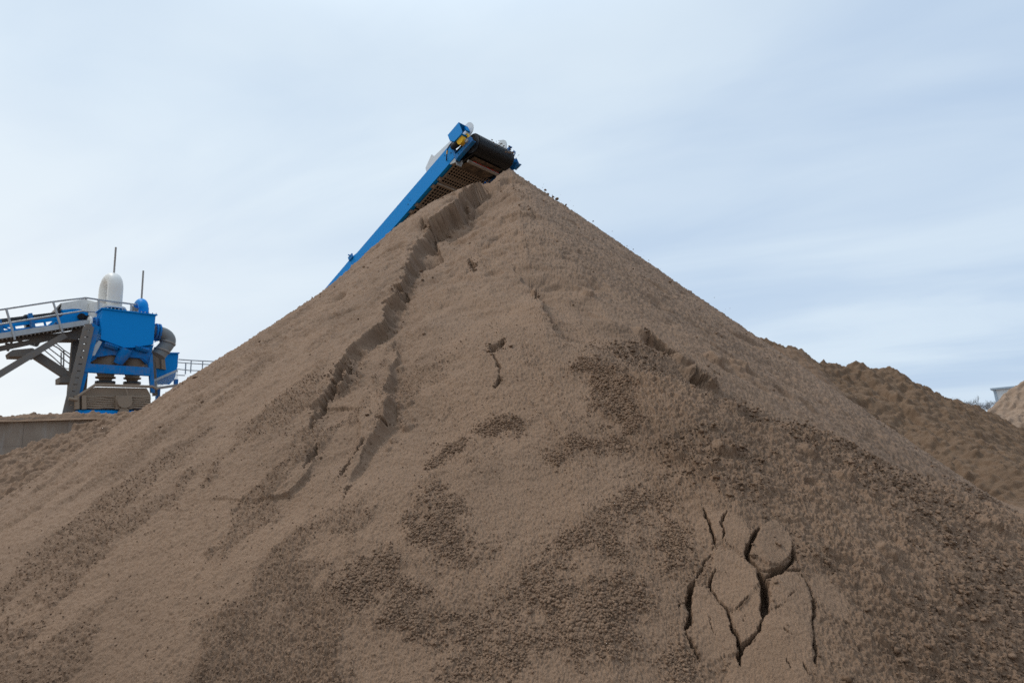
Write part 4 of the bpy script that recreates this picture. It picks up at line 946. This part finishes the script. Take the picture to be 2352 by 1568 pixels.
hp_ = mound('sand_heap', [([(-160, 1115), (-60, 1085), (0, 1060), (35, 1038), (54, 1028), (90, 1020), (122, 1014), (153, 997), (185, 982), (216, 971), (250, 962), (300, 950), (400, 940)], 14.8, .55, .75),
                    ([(-160, 1180), (-60, 1130), (20, 1095), (70, 1075), (120, 1058), (200, 1040)], 13.4, .45, .3)],
      -20, -5, 9.5, 17, 420, 260, M_SAND, 0.22, 'low crumbly sand heap at the left edge, lying against the concrete wall', seed=41, lump=.9, damp=.35)

# ------------------------------------------------------------------ concrete push wall with spilled sand on top
def concrete():
    s = Mat('dusty concrete'); n = s.noise(1.6, 7, 0.6); n2 = s.noise(22, 5, 0.7); st = s.noise(3, 4, 0.6, sc=(2, 2, .3))
    c = s.mix(s.ramp(n, [(0.35, (0, 0, 0)), (0.65, (1, 1, 1))]), (0.23, 0.18, 0.14), (0.29, 0.235, 0.185))
    c = s.mix(s.math('MULTIPLY', s.ramp(st, [(0.5, (0, 0, 0)), (0.7, (1, 1, 1))]), 0.4), c, (0.34, 0.33, 0.31))
    return s.set(c, 0.9, None, 0.2, s.bump(n2, 0.4, 0.02))
M_CONC = concrete()
WZ = at(-60, 958, 17.2).z
wa = at(-220, 958, 17.0); wb = at(330, 966, 19.6)
wdir = Vector((wb.x - wa.x, wb.y - wa.y, 0)); wl = wdir.length; wang = math.atan2(wdir.y, wdir.x)
wallr = empty('concrete_wall', (wa.x, wa.y, 0), wang); tag(wallr, 'grey-brown concrete block wall smeared with sand, left of the big cone', 'wall')
bm = new(); nb = 8
for k in range(nb):
    x0 = wl * 1.5 * k / nb; x1 = wl * 1.5 * (k + 1) / nb - 0.004
    for r_ in range(4):
        z0 = WZ * r_ / 4; z1 = WZ * (r_ + 1) / 4 - 0.004; off = 0.5 * wl * 1.5 / nb * (r_ % 2)
        box(bm, x0 - off, x1 - off, -0.004 * ((k * 7 + r_ * 3) % 3), 0.8, z0, z1)
bmobj('wall_block', bm, M_CONC, wallr, bevel=0.012)
nxw, nyw = 700, 60
Xw, Yw = np.meshgrid(np.linspace(-1.2, wl * 1.45, nxw), np.linspace(-0.16, 0.9, nyw)); Xw = Xw.ravel(); Yw = Yw.ravel()
ed = sstep(-0.16, 0.16, Yw) * (1 - sstep(0.6, 0.9, Yw))
hw = WZ - 0.12 + ed * (0.19 + 0.18 * np.maximum(0, fbm(Xw, Yw, 0.9, 3, 66) + 0.15) + 0.08 * fbm(Xw, Yw, 4, 4, 67) + .8 * lumps(Xw, Yw, .12, .5, .2, .55, 9))
yo = -0.10 * (1 - sstep(-0.16, 0.1, Yw)) * fbm(Xw, Yw * 0, 2.5, 4, 68)
cr = grid_mesh('spilled_sand', np.stack([Xw, Yw + yo, hw], 1), nyw, nxw, None, M_SAND, np.clip(.3 + fbm(Xw, Yw, 1, 3, 69), 0, 1))
cr.location = (wa.x, wa.y, 0); cr.rotation_euler = (0, 0, wang); tag(cr, 'crumbly crust of spilled sand along the top of the concrete wall', 'sand')

# ------------------------------------------------------------------ building and bare trees beyond
bld = empty('industrial_building', at(2283, 900, 90).xy.to_3d(), R(-43)); tag(bld, 'white metal clad building with flat roof edge behind the far right sand mound', 'building')
ztop = at(2283, 895, 90).z
s = Mat('white cladding'); w_ = s.n('ShaderNodeTexWave'); w_.inputs['Scale'].default_value = 1.6; s.l(s.tc.outputs['Object'], w_.inputs[0])
M_CLAD = s.set(s.mix(s.noise(.5), (0.52, 0.58, 0.63), (0.60, 0.65, 0.69)), .5, None, .4, s.bump(w_.outputs[1], .3, .05))
M_TRIM = painted('pale blue grey trim', (0.30, 0.38, 0.46), .1)
bm = new(); box(bm, 0, 34, 0.0, 24, 0, ztop); bmobj('wall', bm, M_CLAD, bld)
bm = new(); box(bm, -.35, 35, -.35, 25, ztop + .005, ztop + .28); bmobj('roof', bm, M_TRIM, bld)
bm = new(); box(bm, 2.2, 2.6, -0.25, -.01, 0, ztop - .05); box(bm, -.05, .25, -.12, -.01, 0, ztop - .05); bmobj('corner_trim', bm, M_TRIM, bld)
bm = new(); box(bm, 3.2, 4.6, -0.3, -.01, ztop - 3.4, ztop - 3.0); bmobj('wall_lamp', bm, M_HOLE, bld)
s = Mat('bare winter bark'); M_BARK = s.set(s.mix(s.noise(3), (0.09, 0.085, 0.085), (0.14, 0.13, 0.125)), .9)
def bare_tree(px, top, Y, seed, label, spread=1.0):
    rnd = random.Random(seed); b = at(px, 940, Y); Ht = at(px, top, Y).z
    root = empty('bare_tree', (b.x, b.y, 0)); tag(root, label, 'tree', 'bare trees on the horizon')
    tr = new(); th = Ht * 0.42
    tube(tr, [(0, 0, 0), (0.15, 0, th * .5), (0, .1, th)], [Ht * .026, Ht * .02, Ht * .015], 7); bmobj('trunk', tr, M_BARK, root, True)
    cb_ = new()
    def br(p, d, l, r, lev):
        q_ = p + d * l * .5 + Vector((rnd.uniform(-1, 1), rnd.uniform(-1, 1), rnd.uniform(-.3, .6))) * l * .08; e_ = q_ + (d + Vector((0, 0, .12))).normalized() * l * .5
        tube(cb_, [p, q_, e_], [r, r * .8, r * .55], 3 if lev > 1 else 5, False)
        if lev >= 5: return
        for k in range(3 if lev < 4 else 2):
            a = rnd.uniform(0, 2 * math.pi); s_ = d.orthogonal().normalized(); t_ = d.cross(s_); tilt = rnd.uniform(.35, .85)
            nd = (d + (s_ * math.cos(a) + t_ * math.sin(a)) * tilt * spread + Vector((0, 0, .10))).normalized()
            br(q_.lerp(e_, rnd.uniform(.2, 1)), nd, l * rnd.uniform(.6, .82), max(r * .58, .019), lev + 1)
    for k in range(6):
        a = k * 1.05 + rnd.uniform(-.3, .3); d = Vector((math.cos(a) * .75, math.sin(a) * .75, rnd.uniform(.5, 1.1))).normalized(); br(Vector((0, .05, th * rnd.uniform(.7, 1))), d, Ht * .24, Ht * .007, 0)
    bmobj('crown', cb_, M_BARK, root)
    return root
for i_, (px, top, Y, sd_, lb) in enumerate(((2192, 912, 330, 1, 'bare tree barely showing over the brown mound, leftmost of the row'), (2217, 914, 320, 2, 'dense dark bare tree second from left in the row'),
        (2233, 921, 340, 3, 'small faint bare tree between the dense one and the tallest'), (2257, 911, 310, 4, 'tallest wide spreading bare tree with visible trunk'), (2281, 916, 330, 5, 'bare tree just left of the white building corner'))):
    bare_tree(px, top, Y, sd_, lb)

# ------------------------------------------------------------------ loose granules, clods and falling sand
def ico(sub=1):
    bm = bmesh.new(); bmesh.ops.create_icosphere(bm, subdivisions=sub, radius=1); v = np.array([x.co[:] for x in bm.verts]); f = np.array([[x.index for x in y.verts] for y in bm.faces]); bm.free(); return v, f
def scatter(name, pos, rad_, mat, label, cat, sub=1, rough=0.22, squash=0.8, seed=0, damp=0.5):
    rs = np.random.RandomState(seed); v, f = ico(sub); nv = len(v); n = len(pos); var = []
    for k in range(12):
        a = v + 0.0; w = 1 + rough * rs.randn(nv)[:, None] * .6 + rough * np.sin(v @ rs.randn(3) * 3 + rs.rand() * 6)[:, None]; var.append(a * w * (1 + rs.uniform(-.25, .25, 3)))
    var = np.array(var); V = var[rs.randint(0, 12, n)]
    a = rs.rand(n) * 2 * np.pi; c, s_ = np.cos(a)[:, None], np.sin(a)[:, None]
    V = np.stack([V[:, :, 0] * c - V[:, :, 1] * s_, V[:, :, 0] * s_ + V[:, :, 1] * c, V[:, :, 2] * squash], 2) * rad_[:, None, None] + pos[:, None, :]
    F = (f[None] + (np.arange(n) * nv)[:, None, None]).reshape(-1, 3); V = V.reshape(-1, 3)
    me = bpy.data.meshes.new(name); me.vertices.add(len(V)); me.vertices.foreach_set('co', V.astype(np.float32).ravel())
    me.loops.add(F.size); me.loops.foreach_set('vertex_index', F.astype(np.int32).ravel()); me.polygons.add(len(F))
    me.polygons.foreach_set('loop_start', np.arange(0, F.size, 3, dtype=np.int32)); me.polygons.foreach_set('loop_total', np.full(len(F), 3, np.int32)); me.update(calc_edges=True)
    me.polygons.foreach_set('use_smooth', np.ones(len(F), bool))
    at_ = me.attributes.new('damp', 'FLOAT', 'POINT'); at_.data.foreach_set('value', np.repeat(np.clip(damp + .25 * rs.randn(n), 0, 1), nv).astype(np.float32))
    me.materials.append(mat); o = bpy.data.objects.new(name, me); COL.objects.link(o); return tag(o, label, cat, kind='stuff')
rs = np.random.RandomState(5)
infr = (np.abs(np.degrees(np.arctan2(GX, GY))) < 48) & (raw > 0.0)
def pick(wt, n):
    w = wt * infr * (1 - .9 * SMOOTH * (CRK < .2)) * DIST ** 2 * np.abs(NRM[:, 2] * 0 + 1); w = w / w.sum(); i = rs.choice(len(P), n, p=w); jit = rs.randn(n, 3) * 0.25 * (DIST[i] * .002)[:, None]
    return i, PD[i] + jit
g1 = granu * (DIST < 5.5)
g1 = (g1 ** 2.6 * (0.10 + sstep(-.25, .25, fbm(SX, SY, 5, 3, 95))) + (0.0008 + .010 * patch) * (DIST < 5)) * (1 - SMOOTH)
i, p_ = pick(g1, 38000); r_ = 0.0018 + (0.0012 + 0.0042 * granu[i]) * rs.rand(len(i)) ** 2.0 + 0.0004 * DIST[i]; scatter('sand_granules', p_ + NRM[i] * (r_ * 0.30)[:, None], r_, M_SAND, 'dark rounded sand granules gathered in drifts on the near face of the cone', 'granules', 2, .12, .95, 1, .18)
i, p_ = pick((CRK * .6 + lump_r * (DIST < 9)) * sstep(-.15, .25, fbm(SX, SY, 1.6, 3, 91)), 12000); r_ = 0.0020 + 0.011 * rs.rand(len(i)) ** 10 + .0007 * DIST[i]; scatter('sand_crumbs', p_ + NRM[i] * (r_ * 0.3)[:, None], r_, M_SAND, 'loose crumbs and small clods strewn over the rough right shoulder of the cone', 'clods', 2, .30, .75, 2, .6)
i, p_ = pick(np.clip(up * 1.0, 0, 1) * (DIST < 16) * sstep(-.1, .3, fbm(SX, SY, 1.1, 3, 93)) + 0.02 * (DIST < 16) + FOOT * .9, 2600); r_ = (0.004 + 0.020 * rs.rand(len(i)) ** 10) * np.clip(DIST[i] / 8, .3, 1); scatter('slope_crumbs', p_ + NRM[i] * (r_ * 0.2)[:, None], r_, M_SAND, 'scattered crumbs of damp sand on the upper slopes of the cone', 'clods', 2, .30, .75, 3, .3)
# grains in the air beside the right skyline and coming off the drum
fp_ = []; fr_ = []
for (x, y, r0) in ((1252, 436, .035), (1258, 447, .05), (1280, 457, .045), (1270, 452, .03), (1343, 511, .02), (1362, 508, .022), (1350, 522, .018), (1340, 524, .015), (1300, 470, .02)):
    fp_.append(at(x, y, 12.9)); fr_.append(r0)
for k in range(120):
    t = rs.rand(); x = 1240 + 460 * t; y = np.interp(x, [1240, 1300, 1450, 1600, 1700], [430, 485, 600, 705, 765]) - abs(rs.randn()) * 14 - 2
    fp_.append(at(x, y, 12.6 - 1.6 * t)); fr_.append(0.004 + 0.008 * rs.rand() ** 2)
cm = conv.matrix_world
for k in range(70):                                                        # thrown off the belt
    y = 0.35 + 0.95 * rs.rand() ** .6; t = rs.rand() ** 1.2; x = 0.27 + 0.10 * t + .03 * rs.randn(); z = 0.14 - 0.45 * t + 0.05 * rs.randn()
    fp_.append(cm @ Vector((x, y, z))); fr_.append(0.006 + 0.020 * rs.rand() ** 3)
for k in range(45):
    fp_.append(cm @ Vector((-.25 + .45 * rs.rand(), .25 + .8 * rs.rand(), .26 + .05 * rs.rand()))); fr_.append(0.008 + 0.014 * rs.rand() ** 2)
scatter('falling_sand', np.array([list(v) for v in fp_]), np.array(fr_), M_SAND, 'clods and grains of sand thrown off the conveyor drum and falling beside the cone', 'sand', 1, .3, .9, 4, .6)
